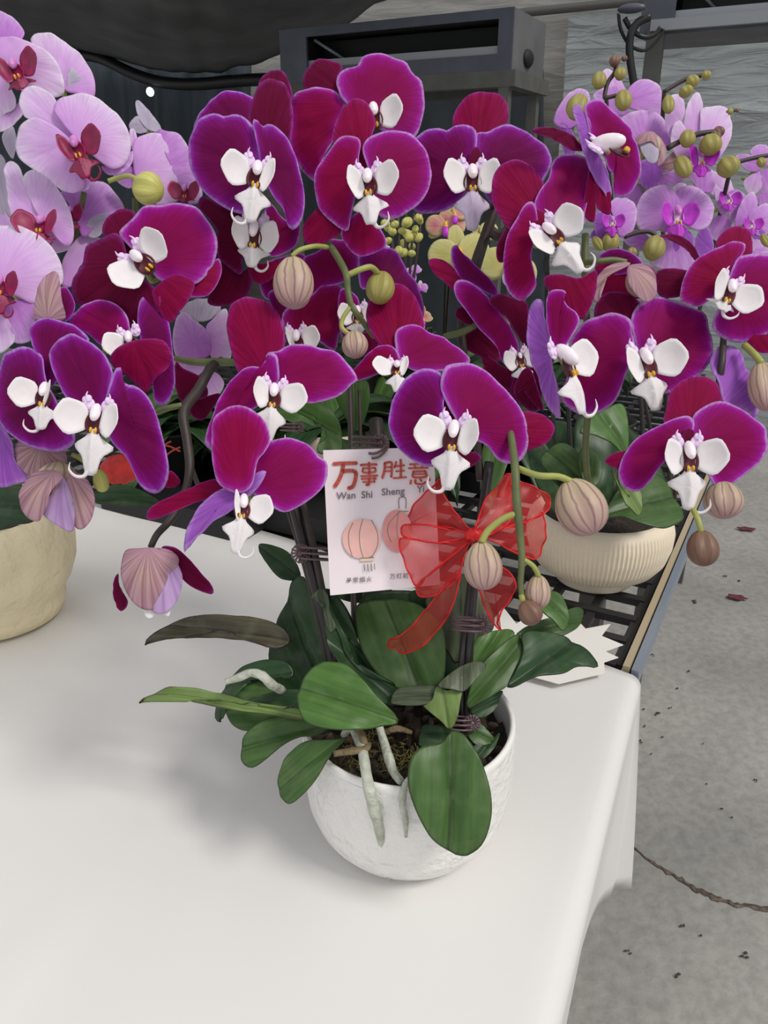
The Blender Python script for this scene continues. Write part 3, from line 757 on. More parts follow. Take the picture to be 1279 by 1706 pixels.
# bench with black grid trays
ra = PZ(1046,1114,ZT-.01); rb = PZ(1150,868,ZT-.01); e1 = (rb-ra).normalized(); e2 = Vector((e1.y, -e1.x, 0))
BN = thing('bench', ra+e1*1.0-ZZ*ra.z, 'steel-edged growing bench with black grid trays behind the cloth-covered table', 'bench')
m = MB(); m.box(ra+e1*.85+e2*.012, (.87, .005, .013), (e1, e2, ZZ)); m.box(ra+e1*.85+e2*.0-ZZ*.012, (.87, .008, .003), (e1, e2, ZZ))
m.build('edge_rail', simple('rail_aluminium', rgb(150,160,176), .4, .5), BN, smooth=False)
m = MB(); m.box(ra+e1*.85+e2*.0+ZZ*.006, (.87, .0045, .010), (e1, e2, ZZ)); m.build('edge_trim', simple('rail_beige', rgb(176,160,132), .6), BN, smooth=False)
GB = simple('grid_tray_black', rgb(40,39,41), .55)
Lr, Wd = 1.9, 2.0; pit = .066
m = MB()
o0 = ra-e1*.0-e2*.016+ZZ*.003
for i in range(int(Lr/pit)): m.box(o0+e1*(i*pit)-e2*Wd/2-ZZ*.004, (.0075, Wd/2, .006), (e1, e2, ZZ))
for i in range(int(Wd/pit)): m.box(o0+e1*Lr/2-e2*(i*pit)-ZZ*.007, (Lr/2, .0065, .006), (e1, e2, ZZ))
m.build('grid_tray', GB, BN, smooth=False)
for a, b in ((.3,.1),(1.8,.1),(1.8,1.9),(.3,1.9),(1.0,.1),(1.0,1.9)):
    q = o0+e1*a-e2*b; m = MB(); m.box(Vector((q.x, q.y, (ZT-.03)/2)), (.02,.02,(ZT-.03)/2), (e1, e2, ZZ)); m.build('leg', MFOAM, BN, smooth=False)
# white starburst paper
st = [(838,1012),(860,1040),(905,1010),(920,1030),(958,1030),(975,1048),(1017,1040),(1002,1060),(1038,1075),(1008,1086),(1030,1096),(1006,1104),(1007,1122),(930,1140),(850,1118),(800,1060)]
V = [PZ(u, v, ZT+.011) for u, v in st]; mb = MB(); mb.add(V, [tuple(range(len(V)))])
o = mb.build('paper_star', simple('white_card', rgb(236,233,226), .7), solid=.0008, smooth=False); tag(o, 'white card with jagged starburst edge lying behind the white pot', 'card')

# ================================================================ POTS
CER = simple('white_glazed_ceramic', rgb(238,236,232), .3, bump=.55, bscale=75, var=.015, vscale=20)
CERR = simple('white_glazed_rim', rgb(242,240,236), .22)
CREAM = simple('cream_ceramic', rgb(228,214,178), .75, bump=1.0, bscale=32, var=.03, vscale=14)
CREAM2 = simple('cream_matt_ceramic', rgb(234,220,196), .7, var=.03, vscale=14)
POT = Vector((.0235, .606, ZT+.002))
main = thing('potted_orchid', POT, 'magenta orchid with white lips in the white pot at the centre of the cloth', 'potted orchid')
pb = [(.0,0),(.060,0),(.070,.002),(.081,.009),(.091,.023),(.0975,.042),(.1005,.066),(.1015,.095),(.1015,.118),(.1005,.127)]
lathe('pot', pb, POT, CER, main, wob=lambda a, z: 1+.003*math.sin(9*a+z*60))
lathe('pot_rim', [(.1005,.1265),(.1005,.130),(.0995,.1325),(.0975,.1335),(.0955,.1325),(.0945,.129),(.0940,.10),(.09,.05),(0,.04)], POT, CERR, main)
V = [POT+Vector((0,0,.112))]; F = []
for j in range(1, 15):
    for i in range(48):
        a = 2*math.pi*i/48; r = .0925*j/14
        V.append(POT+Vector((r*math.cos(a), r*math.sin(a), .108+.010*noise.noise(Vector((r*60*math.cos(a), r*60*math.sin(a), 0)))+.004*noise.noise(Vector((r*200*math.cos(a), r*200*math.sin(a), 5))))))
for i in range(48): F.append((0, 1+i, 1+(i+1) % 48))
for j in range(13):
    for i in range(48): a = 1+j*48; b = a+48; F.append((a+i, b+i, b+(i+1)%48, a+(i+1)%48))
mk('potting_bark', V, F, MAT['soil'], main)
mb = MB()
for i in range(130):
    a = random.uniform(0, 6.28); r = .088*math.sqrt(random.random()); c = POT+Vector((r*math.cos(a), r*math.sin(a), .113+random.uniform(0,.006)))
    rot = Matrix.Rotation(random.uniform(0,6.28), 3, 'Z') @ Matrix.Rotation(random.uniform(-.6,.6), 3, 'X'); ax = [rot @ Vector(v) for v in ((1,0,0),(0,1,0),(0,0,1))]
    V, F = ellipsoid(c, ax, (random.uniform(.004,.009), random.uniform(.002,.004), random.uniform(.003,.006)), 6, 4); mb.add(V, F)
tag2 = mb.build('bark_chips', simple('bark_chip', rgb(58,46,34), .9, var=.5, vscale=60), main, smooth=False); tag2['kind'] = 'stuff'
mb = MB()
for i in range(160):
    cx, cy = random.choice(((-.055,-.05),(.0,-.045),(-.03,-.03),(.05,.01),(-.075,.04)))
    c = POT+Vector((cx+random.gauss(0,.012), cy+random.gauss(0,.012), .116)); pts = [c]
    for k in range(3): pts.append(pts[-1]+Vector((random.gauss(0,.004), random.gauss(0,.004), random.uniform(0,.004))))
    V, F = tube_geo(pts, .0006, n=4, sm=1); mb.add(V, F)
o = mb.build('moss_strands', MAT['moss'], main); o['kind'] = 'stuff'

# left cream pot (its plant is the big lilac orchid)
dl = PZ(25, 1074, ZT); kL = (dl-CAM).dot(FW)
LP = PZ(0, 1026, ZT); 
left = thing('potted_orchid', LP, 'pale lilac orchid with dark magenta lips in a cream carved pot at the left edge', 'potted orchid')
lathe('pot', [(0,.002),(.078,.002),(.092,.008),(.097,.022),(.097,.034),(.109,.050),(.119,.074),(.122,.100),(.116,.126),(.105,.142),(.098,.145),(.094,.136),(.094,.12),(0,.118)], LP, CREAM, left, zs=1.19, wob=lambda a, z: 1+.016*math.sin(13*a+3*math.sin(z*60))*max(0, min(1, (z-.04)/.03)))
# right ribbed cream pot
RP = PZ(988, 962, ZT-.004)
ribbed = thing('potted_orchid', RP, 'magenta orchid in a ribbed cream bowl standing on the black grid tray at right', 'potted orchid')
print('RP', RP, 'LP', LP)
prof = [(0,.0),(.056,.0),(.063,.004),(.068,.020),(.074,.023),(.094,.032),(.107,.050),(.1135,.074),(.1145,.096),(.110,.114),(.102,.123),(.096,.124),(.092,.118),(.09,.112),(0,.113)]
pr2 = []
for i in range(len(prof)-1):
    for k in range(3): pr2.append((prof[i][0]+(prof[i+1][0]-prof[i][0])*k/3, prof[i][1]+(prof[i+1][1]-prof[i][1])*k/3))
lathe('pot', pr2, RP, CREAM2, ribbed, n=936, wob=lambda a, z: 1+.010*math.cos(104*a)*(1 if .024 < z < .110 else 0))

for t_, b_, z_, r_ in ((ribbed, RP, .114, .0905), (left, LP, .142, .0935)):
    V, F = ellipsoid(b_+ZZ*z_, (RT, ZZ, Vector((0,1,0))), (r_, .008, r_), 40, 10)
    mk('potting_bark', [v+ZZ*.004*noise.noise(v*90) for v in V], F, MAT['soil'], t_)
# ================================================================ MAIN ORCHID: roots, stakes, leaves
def root(pts, r, mat='root', nm='aerial_root'): return ptube(nm, pts, r, MAT[mat], main, n=9, bump=.07)
root([(572,1225,.70),(585,1212,.69),(600,1235,.675),(606,1262,.655),(612,1300,.645),(622,1345,.65),(634,1390,.672),(640,1430,.695),(649,1466,.715)], [6,8,9,9,9.5,10,8.5,8,4])
root([(628,1200,.70),(636,1225,.69),(645,1255,.675),(655,1285,.66),(668,1302,.65)], [6,7,8,8,7])
root([(684,1296,.64),(673,1312,.64),(670,1340,.645),(675,1365,.652),(676,1394,.66)], [6,6,6,5.5,3])
root([(470,1150,.73),(452,1140,.70),(437,1126,.69),(418,1121,.69),(400,1128,.69),(376,1136,.69)], [7,8,8,7,7,5])
root([(556,1256,.66),(580,1252,.66),(608,1248,.66),(615,1240,.67)], [5,6,6,4], 'rootb', 'old_root')
root([(590,1212,.68),(600,1220,.67),(612,1250,.665)], [5,6,5], 'rootb', 'old_root')
root([(640,1222,.70),(660,1214,.70),(684,1220,.71)], [5,6,4], 'rootb', 'old_root')
def stake(pl, px, r, nm='stake', m='stake'): return ptube(nm, px, r, MAT[m], pl, n=8)
stake(main, [(776,1215,.73),(778,1100,.735),(787,985,.74),(800,880,.75),(815,770,.76)], [10,10,9,8.5,8])
stake(main, [(768,1200,.725),(768,1110,.725),(777,1020,.735),(783,960,.74)], 4.5)
stake(main, [(556,1110,.74),(535,1010,.74),(505,900,.745),(487,835,.75),(478,790,.76)], [9,10,10,9,9])
stake(main, [(545,1100,.745),(520,990,.75),(497,905,.755),(480,850,.76)], [5,5,5,5], 'flower_stem', 'stemd')
stake(main, [(560,1100,.735),(532,960,.735),(515,880,.74),(505,840,.75),(495,780,.76)], [5,6,6,6,5], 'flower_stem', 'stemd')
for x, y0, r in ((583,640,5),(599,650,3),(627,700,12),(640,720,7)):
    stake(main, [(x-1,y0,.86),(x+2,750,.85),(x+4,900,.84),(x+8,1090,.80)], r, 'flower_stem' if r > 4 else 'stake', 'stemd')
clip(main, (501,922), .735, 15, 1); clip(main, (803,1040), .715, 15); clip(main, (786,1205), .71, 13); clip(main, (633,738), .80, 14); clip(main, (497,712), .80, 9)
c0 = (640,1200)
leaf(main, 'N', "82,335 95,300 180,235 300,200 480,193 620,203 730,230 800,290 740,352 640,325 500,305 300,303 150,310 95,330", .76, (-.3,.6), (800,300), 'leafb', bow=(.5,.1))
leaf(main, 'px', "470,1148 452,1098 460,1040 472,1002 484,965 505,962 535,1010 556,1070 558,1110 545,1165 520,1210 490,1180", .76, (-.5,.1), (545,1190), 'leafd', bow=(.25,.1))
leaf(main, 'px', "560,1120 540,1060 528,1005 545,985 566,1000 590,1040 600,1090 620,1140 600,1170", .775, (.1,-.2), (600,1170), 'leafd')
leaf(main, 'px', "600,1000 640,985 700,990 760,1010 780,1080 770,1150 700,1190 640,1150 600,1080", .80, (.1,-.1), (700,1190), 'leafd')
leaf(main, 'N', "430,700 440,640 470,560 520,500 600,440 740,410 800,440 790,500 650,500 560,570 490,640 460,720", .745, (-.6,.5), (800,470), 'leafd')
leaf(main, 'N', "485,650 520,600 560,560 650,510 760,550 860,600 870,690 700,720 650,750 590,768 520,730", .735, (-.2,.7), (870,650), 'leaf')
leaf(main, 'N', "560,620 700,580 860,560 900,600 880,660 760,650 640,640", .728, (-.2,.6), (900,610), 'leafd')
leaf(main, 'N', "42,610 60,580 110,560 200,543 330,548 450,575 600,610 740,635 870,650 880,690 740,677 600,667 450,642 330,612 200,578 100,578", .715, (-.3,.7), (880,670), 'leafl', bow=(.6,.1))
leaf(main, 'N', "562,880 575,800 640,740 720,705 880,685 1000,720 940,780 830,800 740,870 690,910 620,948 575,925", .70, (-.3,.7), (980,730), 'leaf')
leaf(main, 'N', "745,1040 755,980 785,910 830,860 900,815 1040,805 1080,790 1040,840 1000,900 960,980 890,1070 808,1130 760,1095", .665, (-.4,.3), (1060,800), 'leaf')
leaf(main, 'px', "591,1020 600,1003 640,996 680,1002 712,1018 738,1050 742,1110 730,1142 690,1150 652,1144 620,1112 598,1070", .735, (-.1,.35), (700,1150), 'leaf', bow=(.2,.15))
leaf(main, 'K', "560,830 640,790 700,740 760,700 830,740 880,860 900,960 830,1060 730,1150 680,1100 610,1000", .765, (.2,.1), (740,1150), 'leafg')
leaf(main, 'N', "945,75 985,70 1000,180 1050,290 1100,390 1180,480 1290,520 1350,560 1340,640 1260,620 1180,570 1100,480 1050,420 1000,330 975,200", .712, (.3,.4), (1330,600), 'leafd', bow=(.5,.05))
leaf(main, 'N', "915,105 965,58 1000,100 1010,180 1040,250 1010,280 985,200 960,120", .705, (.2,.1), (1010,280), 'leafg', bow=(.5,.1))
leaf(main, 'N', "1010,100 1060,120 1120,240 1170,380 1240,470 1180,480 1080,370 1010,240", .735, (.3,.1), (1200,460), 'leafd')
leaf(main, 'N', "845,600 855,540 910,460 960,430 1000,422 1090,440 1170,510 1250,600 1347,705 1270,735 1200,755 1060,765 940,745 870,700", .66, (-.1,.5), (1330,700), 'leafv', bow=(.35,.15), crease=.07)
leaf(main, 'Q', "640,600 670,540 700,440 690,360 760,345 880,355 980,395 1050,455 1085,520 980,520 900,560 760,570 680,600", .735, (.3,.8), (660,590), 'leafd', bow=(.3,.1), crease=.07)
leaf(main, 'Q', "680,350 780,290 880,260 960,220 1010,222 1020,260 980,320 900,365 840,352", .80, (.3,.6), (690,350), 'leaf')
leaf(main, 'Q', "795,230 815,170 850,135 890,150 920,200 940,280 910,335 860,290", .775, (.2,.6), (800,160), 'leafv')
leaf(main, 'Q', "440,560 455,400 520,350 620,325 662,345 640,400 560,470 500,520", .745, (.1,.4), (450,560), 'leafv')
leaf(main, 'Q', "430,720 450,570 520,480 620,390 690,350 708,400 690,500 640,600 560,660 480,705", .72, (.2,.4), (440,700), 'leaf', crease=.06)
leaf(main, 'Q', "440,740 500,680 600,640 590,680 560,740 490,780", .725, (.2,.4), (450,750), 'leafd')
leaf(main, 'Q', "420,850 470,800 540,860 560,900 470,920", .715, (.2,.6), (430,840), 'leaf')
leaf(main, 'Q', "440,930 540,890 590,850 560,930 500,990 460,980", .71, (.2,.6), (560,870), 'leafd')
leaf(main, 'Q', "275,620 290,590 400,510 490,493 517,520 470,580 405,640 340,635", .70, (.1,.7), (400,640), 'leafg')
leaf(main, 'Q', "30,690 60,635 150,620 270,620 240,690 180,718 60,712", .70, (-.1,.7), (270,660), 'leafg')
leaf(main, 'Q', "190,710 240,690 265,620 320,640 395,620 385,700 370,780 335,840 290,800", .695, (.0,.2), (330,840), 'leafl')
leaf(main, 'O', "700,400 720,370 830,380 850,420 800,470 740,480 690,470", .71, (-.2,.4), (830,430), 'leafd')
leaf(main, 'O', "635,640 640,570 665,505 720,470 790,462 830,440 860,398 900,408 945,460 980,520 1010,600 1040,740 1030,860 990,960 930,1010 905,1012 860,1000 760,930 690,820 650,720", .635, (.1,.25), (855,400), 'leaf', bow=(.22,.12), crease=.09)
for r_, pts_, d_ in (('K', "100,800 160,780 300,790 520,790 640,780 600,860 300,850 180,840", .83), ('px', "430,905 480,920 500,960 470,965 445,940", .79)):
    leaf(main, r_, pts_, d_, (0,.3), (400,860) if r_ == 'K' else (505,965), 'leafd')

# ================================================================ MAGENTA FLOWERS OF THE MAIN PLANT
flower(main, 'B', (900,330), .80, (0,.1), [
 ('petal','M',"775,200 790,160 830,128 885,122 900,85 950,66 1010,72 1070,85 1120,112 1150,165 1195,212 1215,290 1210,370 1165,480 1060,470 950,430 850,340 800,290 780,240"),
 ('petal','R',"548,310 570,272 620,255 670,243 740,250 790,285 815,330 780,420 750,520 700,610 665,705 600,660 560,600 540,540 548,420"),
 ('sepal','K',"610,250 608,190 640,140 690,105 740,108 800,140 780,210 800,300 740,300 660,280")],
 dict(at=(960,400), s=110, roll=5, mid=0, wl=0, knobs=False))
flower(main, 'B', (400,580), .79, (-.2,.1), [
 ('petal','V',"60,450 75,395 135,320 200,275 260,263 330,277 370,310 400,420 300,480 150,490"),
 ('sepal','K',"385,240 410,185 460,162 510,170 545,240 552,300 520,350 430,330")])
flower(main, 'B', (360,1000), .765, (0,-.1), [
 ('petal','K',"75,830 100,785 200,835 300,870 350,950 330,1050 300,1100 290,1175 220,1130 180,1080 180,960 100,860"),
 ('petal','M',"440,820 500,890 560,930 595,920 590,1000 560,1050 480,1090 430,1070 400,950"),
 ('sepal','K',"205,1110 290,1170 345,1150 350,1240 300,1310 200,1340 130,1320 160,1240"),
 ('sepal','S',"340,1100 400,1130 500,1110 480,1180 400,1230 345,1190"),
 ('sepal','R',"150,1060 185,1080 200,1130 200,1200 150,1270 60,1300 30,1260")],
 dict(at=(370,975), s=105, roll=-8, mid=.65, wl=.7, wr=1, tend='r', pitch=20))
flower(main, 'B', (405,650), .72, (-.15,.1), [
 ('petal','V',"30,530 40,480 70,420 110,378 160,362 200,378 250,366 310,390 355,440 380,520 395,640 360,750 310,850 230,845 160,808 100,755 55,680 35,600"),
 ('petal','V',"355,405 375,386 405,428 440,420 490,448 540,515 575,600 600,700 617,790 608,880 570,940 535,930 510,850 460,790 410,700 385,560"),
 ('sepal','K',"335,400 355,300 390,225 440,198 490,205 530,250 553,350 552,450 530,520 450,560 390,520 345,440")],
 dict(at=(378,690), s=115, roll=-8, yaw=12, wl=1.2, wr=.5, mid=1, tend='l', midmat='W'))
flower(main, 'F', (500,540), .79, (0,0), [
 ('petal','M',"520,140 600,110 640,58 690,45 750,62 795,120 800,165 770,215 720,265 620,290 550,330 510,260"),
 ('petal','M',"300,280 305,210 350,160 440,130 520,120 560,200 500,330 400,340 330,340"),
 ('petal','R',"430,400 560,330 610,280 650,268 720,285 750,380 750,450 700,520 680,597 600,560 530,540 470,560 420,480"),
 ('petal','V',"345,340 355,308 380,305 405,350 440,400 430,560 400,470")],
 dict(at=(490,555), s=85, roll=5, mid=0, wl=.3, wr=1.1, tend=''))
flower(main, 'F', (810,430), .785, (.1,0), [
 ('petal','V',"795,190 800,140 840,95 880,84 940,90 1000,130 1040,210 1090,280 1128,380 1120,440 1080,420 960,300 850,300 805,290"),
 ('petal','M',"700,300 780,330 800,400 790,520 740,560 700,500"),
 ('sepal','K',"770,520 850,520 900,560 860,620 790,600")],
 dict(at=(790,430), s=75, roll=0, mid=.6, tend=''))
flower(main, 'B', (930,680), .72, (.05,.05), [
 ('petal','R',"665,770 662,690 700,610 740,550 770,500 810,480 868,484 890,520 882,600 890,700 865,800 840,880 825,950 780,940 720,892 680,840"),
 ('petal','M',"908,570 920,510 970,468 1040,450 1110,455 1170,490 1220,550 1248,640 1245,720 1210,800 1150,850 1080,885 1000,880 950,780 935,660"),
 ('sepal','S',"755,510 780,400 810,340 860,303 910,308 950,360 968,430 950,500 950,640 890,670 830,600"),
 ('sepal','S',"608,1000 610,930 650,880 690,850 790,900 810,960 740,1010 680,1035 630,1030"),
 ('sepal','R',"800,960 900,860 990,950 1022,1030 960,1075 880,1090 820,1030")],
 dict(at=(935,730), s=115, roll=4, wl=.6, wr=1.1, mid=.85, tend='r', yaw=-8))
flower(main, 'C', (325,560), .77, (0,-.1), [
 ('petal','V',"-20,600 0,430 40,370 90,330 150,325 190,345 230,308 280,298 325,320 340,370 335,450 325,600 240,700 180,740 90,748 20,730"),
 ('petal','V',"338,390 350,345 400,345 440,320 500,303 560,330 630,370 690,420 717,490 690,570 640,650 560,680 480,700 420,700 350,600 335,480"),
 ('sepal','S',"222,310 235,240 280,180 340,150 420,150 470,172 497,220 495,300 460,380 350,420 270,380"),
 ('sepal','K',"300,530 305,460 335,425 368,460 362,530 335,580",-.008)],
 dict(at=(315,590), s=115, roll=0, mid=1.1, wl=1, wr=.9, tend='', midmat='WL'))
flower(main, 'C', (700,840), .70, (.15,.0), [
 ('petal','M',"630,710 655,640 700,580 720,500 760,462 850,452 905,490 905,600 885,740 885,800 820,795 760,800 700,800 650,770"),
 ('petal','R',"472,980 490,870 540,780 580,710 620,690 640,750 640,850 610,960 622,1050 638,1110 610,1160 560,1190 500,1150 475,1070"),
 ('sepal','S',"415,610 430,550 470,500 530,483 590,500 645,550 680,630 690,720 680,820 600,800 510,830 450,760 420,700", .004),
 ('sepal','S',"680,1075 760,1060 850,1080 940,1040 940,1120 900,1240 860,1285 760,1200 700,1140",.006),
 ('sepal','K',"460,870 500,820 520,900 500,980 450,1000 435,940",.006),
 ('sepal','S',"620,740 670,745 720,800 700,860 640,860 610,800",-.004)],
 dict(at=(705,865), s=110, roll=38, wl=.85, wr=1.15, mid=1.05, tend='r'))
flower(main, 'G', (190,600), .70, (.05,.2), [
 ('petal','M',"178,520 180,445 230,412 300,415 340,455 400,475 480,520 552,580 520,620 430,640 340,650 270,640 200,600"),
 ('petal','R',"-60,660 0,600 40,560 90,520 152,520 190,560 190,610 130,640 90,660 0,690 -50,690"),
 ('sepal','S',"28,370 40,300 80,230 140,197 200,208 260,250 300,330 318,430 300,520 220,600 130,600 100,520 55,460")],
 dict(at=(182,640), s=75, roll=0, pitch=-25, wl=1.3, wr=.5, mid=.9, tend=''))
flower(main, 'G', (740,300), .765, (.3,0), [
 ('petal','S',"338,100 380,85 440,115 490,170 530,230 520,260 470,250 420,210 365,160"),
 ('petal','V',"453,40 480,15 502,50 560,110 620,170 680,230 680,280 560,220 500,190 460,120"),
 ('petal','M',"473,220 500,188 560,210 640,285 700,370 760,450 795,540 755,615 712,600 680,530 600,450 520,340 480,280",-.012),
 ('sepal','K',"640,290 700,265 760,285 825,310 840,420 830,525 770,450 720,380 660,330",-.018),
 ('sepal','K',"470,370 500,330 560,400 540,420 500,400")],
 dict(at=(790,590), s=70, roll=10, mid=.9, wl=1, wr=1, tend='', colr=.6))
flower(main, 'G', (850,700), .80, (0,0), [
 ('petal','K',"740,740 800,620 840,585 890,660 900,760 895,830 850,850 780,800"),
 ('petal','K',"600,560 700,620 760,660 720,760 640,700"), ('petal','K',"560,440 640,420 700,500 680,600 560,560 480,500")])
flower(main, 'G', (480,930), .63, (0,.05), [
 ('petal','V',"138,890 160,780 210,690 270,640 340,625 395,650 418,720 412,820 430,920 460,980 450,1060 390,1112 300,1112 230,1070 170,1010 145,950"),
 ('petal','M',"408,680 430,615 480,597 560,600 620,630 680,690 740,760 800,830 840,920 843,1020 815,1080 750,1102 690,1080 650,1030 610,1000 540,980 480,900 430,800 410,740"),
 ('sepal','K',"408,830 420,765 450,775 490,830 500,890 470,950 430,940"),
 ('sepal','S',"800,850 890,858 940,885 966,930 942,990 890,1022 820,1038 780,950"),
 ('sepal','K',"395,1120 430,1060 560,1050 600,1080 540,1130 450,1160")],
 dict(at=(462,965), s=125, roll=-6, yaw=-8, wl=1.2, wr=.75, mid=1.05, tend='l'))
flower(main, 'F', (365,760), .66, (-.1,.2), [
 ('petal','M',"335,640 345,605 390,600 440,575 520,568 600,590 690,610 750,670 792,740 760,770 700,822 620,850 550,862 480,840 420,800 360,740"),
 ('petal','M',"20,1040 45,960 85,880 130,790 200,710 260,685 320,680 330,630 355,608 388,640 390,740 350,800 300,880 200,920 90,980 62,1090 25,1075"),
 ('sepal','S',"135,480 150,380 200,340 260,332 330,350 390,410 420,490 425,570 400,640 340,700 280,740 200,715 165,620")],
 dict(at=(370,830), s=105, roll=-8, yaw=12, pitch=-8, wl=.7, wr=1.25, mid=1.1, tend='r'))
flower(main, 'J', (660,450), .60, (.0,.25), [
 ('petal','M',"672,280 690,230 760,180 850,152 930,153 1010,190 1060,250 1107,290 1100,380 1050,450 960,512 870,545 780,500 710,450 680,360"),
 ('petal','U',"328,765 335,670 385,570 460,480 560,420 650,378 765,325 745,400 680,470 600,540 560,570 500,600 430,665 375,705"),
 ('sepal','R',"483,200 490,60 540,0 610,-30 700,0 770,60 798,160 770,220 730,280 700,400 620,440 540,410 500,350", -.012),
 ('sepal','S',"120,575 160,520 260,470 380,420 500,375 600,380 620,430 560,460 480,475 380,510 260,560 165,587",.01)],
 dict(at=(650,520), s=110, roll=-10, yaw=18, pitch=-10, wl=.25, wr=1.1, mid=1.15, tend='r', knobs=False))
flower(main, 'E', (690,410), .715, (-.05,.1), [
 ('petal','M',"583,240 650,170 700,115 780,112 870,98 960,122 1030,190 1072,270 1070,360 1035,430 965,500 880,480 800,490 740,440 680,360 620,300"),
 ('petal','K',"345,560 350,490 400,400 402,310 450,292 540,250 592,280 615,340 640,420 700,480 780,560 770,640 720,690 640,732 560,660 480,610 375,615"),
 ('sepal','K',"503,260 520,190 570,145 630,136 665,160 640,220 680,300 700,380 660,420 600,360 550,280"),
 ('sepal','S',"750,560 790,510 860,465 930,480 962,515 930,600 880,660 840,705 790,660",-.008),
 ('sepal','R',"900,560 960,500 1030,440 1080,380 1098,450 1060,540 1000,578")],
 dict(at=(705,405), s=120, roll=48, wl=1.15, wr=1.05, mid=0, tend=''))
flower(main, 'E', (660,790), .71, (.1,0), [
 ('petal','M',"333,705 380,630 450,598 510,590 570,610 620,660 638,720 640,790 580,840 500,820 430,760"),
 ('petal','V',"690,600 715,565 745,560 790,600 830,680 848,780 862,900 866,1020 825,1110 770,1100 755,1000 730,900 700,800 680,700"),
 ('sepal','S',"538,880 580,830 650,798 740,785 810,798 847,860 830,930 770,980 722,1055 680,1020 600,950 560,930",-.032)],
 dict(at=(650,800), s=90, roll=15, wl=1.1, wr=0, mid=0, tend=''))
flower(main, 'E', (190,1080), .68, (-.2,.1), [
 ('petal','V',"-30,900 30,830 90,813 150,838 195,890 225,990 270,1090 330,1200 345,1280 270,1335 180,1332 90,1297 0,1222 -30,1150"),
 ('petal','V',"133,712 200,680 280,688 350,708 410,750 433,785 400,850 320,900 280,980 230,1020 200,960 185,880 150,800")],
 dict(at=(225,1060), s=100, roll=-5, yaw=5, wl=1.2, wr=.1, mid=.8, tend='l', knobs=False))
flower(main, 'E', (500,1150), .65, (-.05,.1), [
 ('petal','V',"230,855 250,800 310,765 350,748 400,775 460,808 520,870 552,950 545,1040 520,1120 480,1170 420,1160 350,1110 300,1040 255,940"),
 ('petal','V',"540,1000 560,930 590,920 610,1000 670,1018 730,1070 770,1150 800,1250 832,1400 827,1480 795,1540 745,1552 690,1510 650,1430 620,1370 570,1320 520,1240 500,1150"),
 ('sepal','K',"490,1060 530,1000 580,1000 590,1080 540,1150 500,1130"),
 ('sepal','S',"800,1510 840,1440 892,1490 870,1520 830,1525",.012)],
 dict(at=(480,1180), s=120, roll=-6, yaw=6, wl=1.2, wr=.75, mid=1.15, tend='l'))
flower(main, 'E', (960,1000), .78, (0,0), [
 ('petal','K',"862,900 900,930 1000,980 1025,1060 980,1090 900,1100 865,1020"), ('petal','K',"930,1110 1000,1080 1090,1060 1040,1150 1000,1190 950,1170")])

# flower stems, pedicels and buds of the main plant
ptube('flower_stem', [(540,395,.76),(560,425,.73),(576,455,.70),(579,480,.70),(585,508,.70),(600,530,.71),(622,560,.78)], [5,6,6,5.5,5.5,5,5], MAT['stem'], main)
bud(main, (489,469), .69, 34, 45, 4, ped=[(545,412,.72),(525,410,.70),(500,416,.69),(486,427,.69)])
bud(main, (634,478), .72, 24, 28, -10, 'budg', ped=[(578,459,.70),(600,449,.70),(618,445,.705),(629,455,.715)], pr=5)
bud(main, (591,573), .70, 22, 23, 5, ped=[(585,510,.70),(572,528,.70),(569,545,.70),(580,556,.70)])
ptube('flower_stem', [(368,602,.77),(352,612,.74),(330,650,.72),(306,685,.70),(311,730,.69),(316,780,.68),(305,830,.67),(285,865,.66),(262,890,.65),(251,912,.65)], [8,8,9,9,8,8,7,6.5,6,5.5], MAT['stemd'], main)
ptube('pedicel', [(290,597,.76),(320,603,.75),(360,603,.75),(395,604,.75)], [5,6,7,6], MAT['stem'], main)
ptube('pedicel', [(258,688,.71),(280,680,.70),(303,675,.70)], [5,5,5], MAT['stem'], main)
ptube('pedicel', [(355,850,.70),(335,820,.70),(316,770,.69)], [4,4,4], MAT['stemd'], main)
# half-open hanging bud, lower left
ob = bud(main, (243,958), .665, 34, 40, 0, mat='bud', name='opening_bud')
blade('petal', parse("600,880 680,870 760,868 830,880 870,930 840,1010 820,1080 790,1150 740,1180 680,1170 630,1120 590,1040 578,960", 'I'), .632, (0,.1), 'B', ob, rp('I',(730,870)), bow=(.5,.25), crease=0, ruffle=0)
blade('petal', parse("840,890 880,950 905,1010 895,1090 860,1160 800,1200 750,1180 790,1110 830,1020", 'I'), .636, (.3,.1), 'BL', ob, rp('I',(800,880)), bow=(.5,.2), crease=0)
blade('petal', parse("800,870 870,870 940,930 1000,1000 1045,1050 1060,1090 1040,1102 960,1070 900,1020 880,950", 'I'), .650, (.3,.0), 'K', ob, rp('I',(790,870)))
blade('petal', parse("575,1000 590,1060 630,1140 600,1185 575,1160 558,1090 560,1030", 'I'), .650, (-.3,.0), 'K', ob, rp('I',(640,950)))
blade('petal', parse("715,1180 770,1185 760,1210 735,1220 718,1205", 'I'), .640, (0,0), 'W', ob, rp('I',(740,1150)))
blade('petal', parse("790,1185 840,1180 835,1210 815,1200", 'I'), .640, (0,0), 'W', ob, rp('I',(810,1160)))
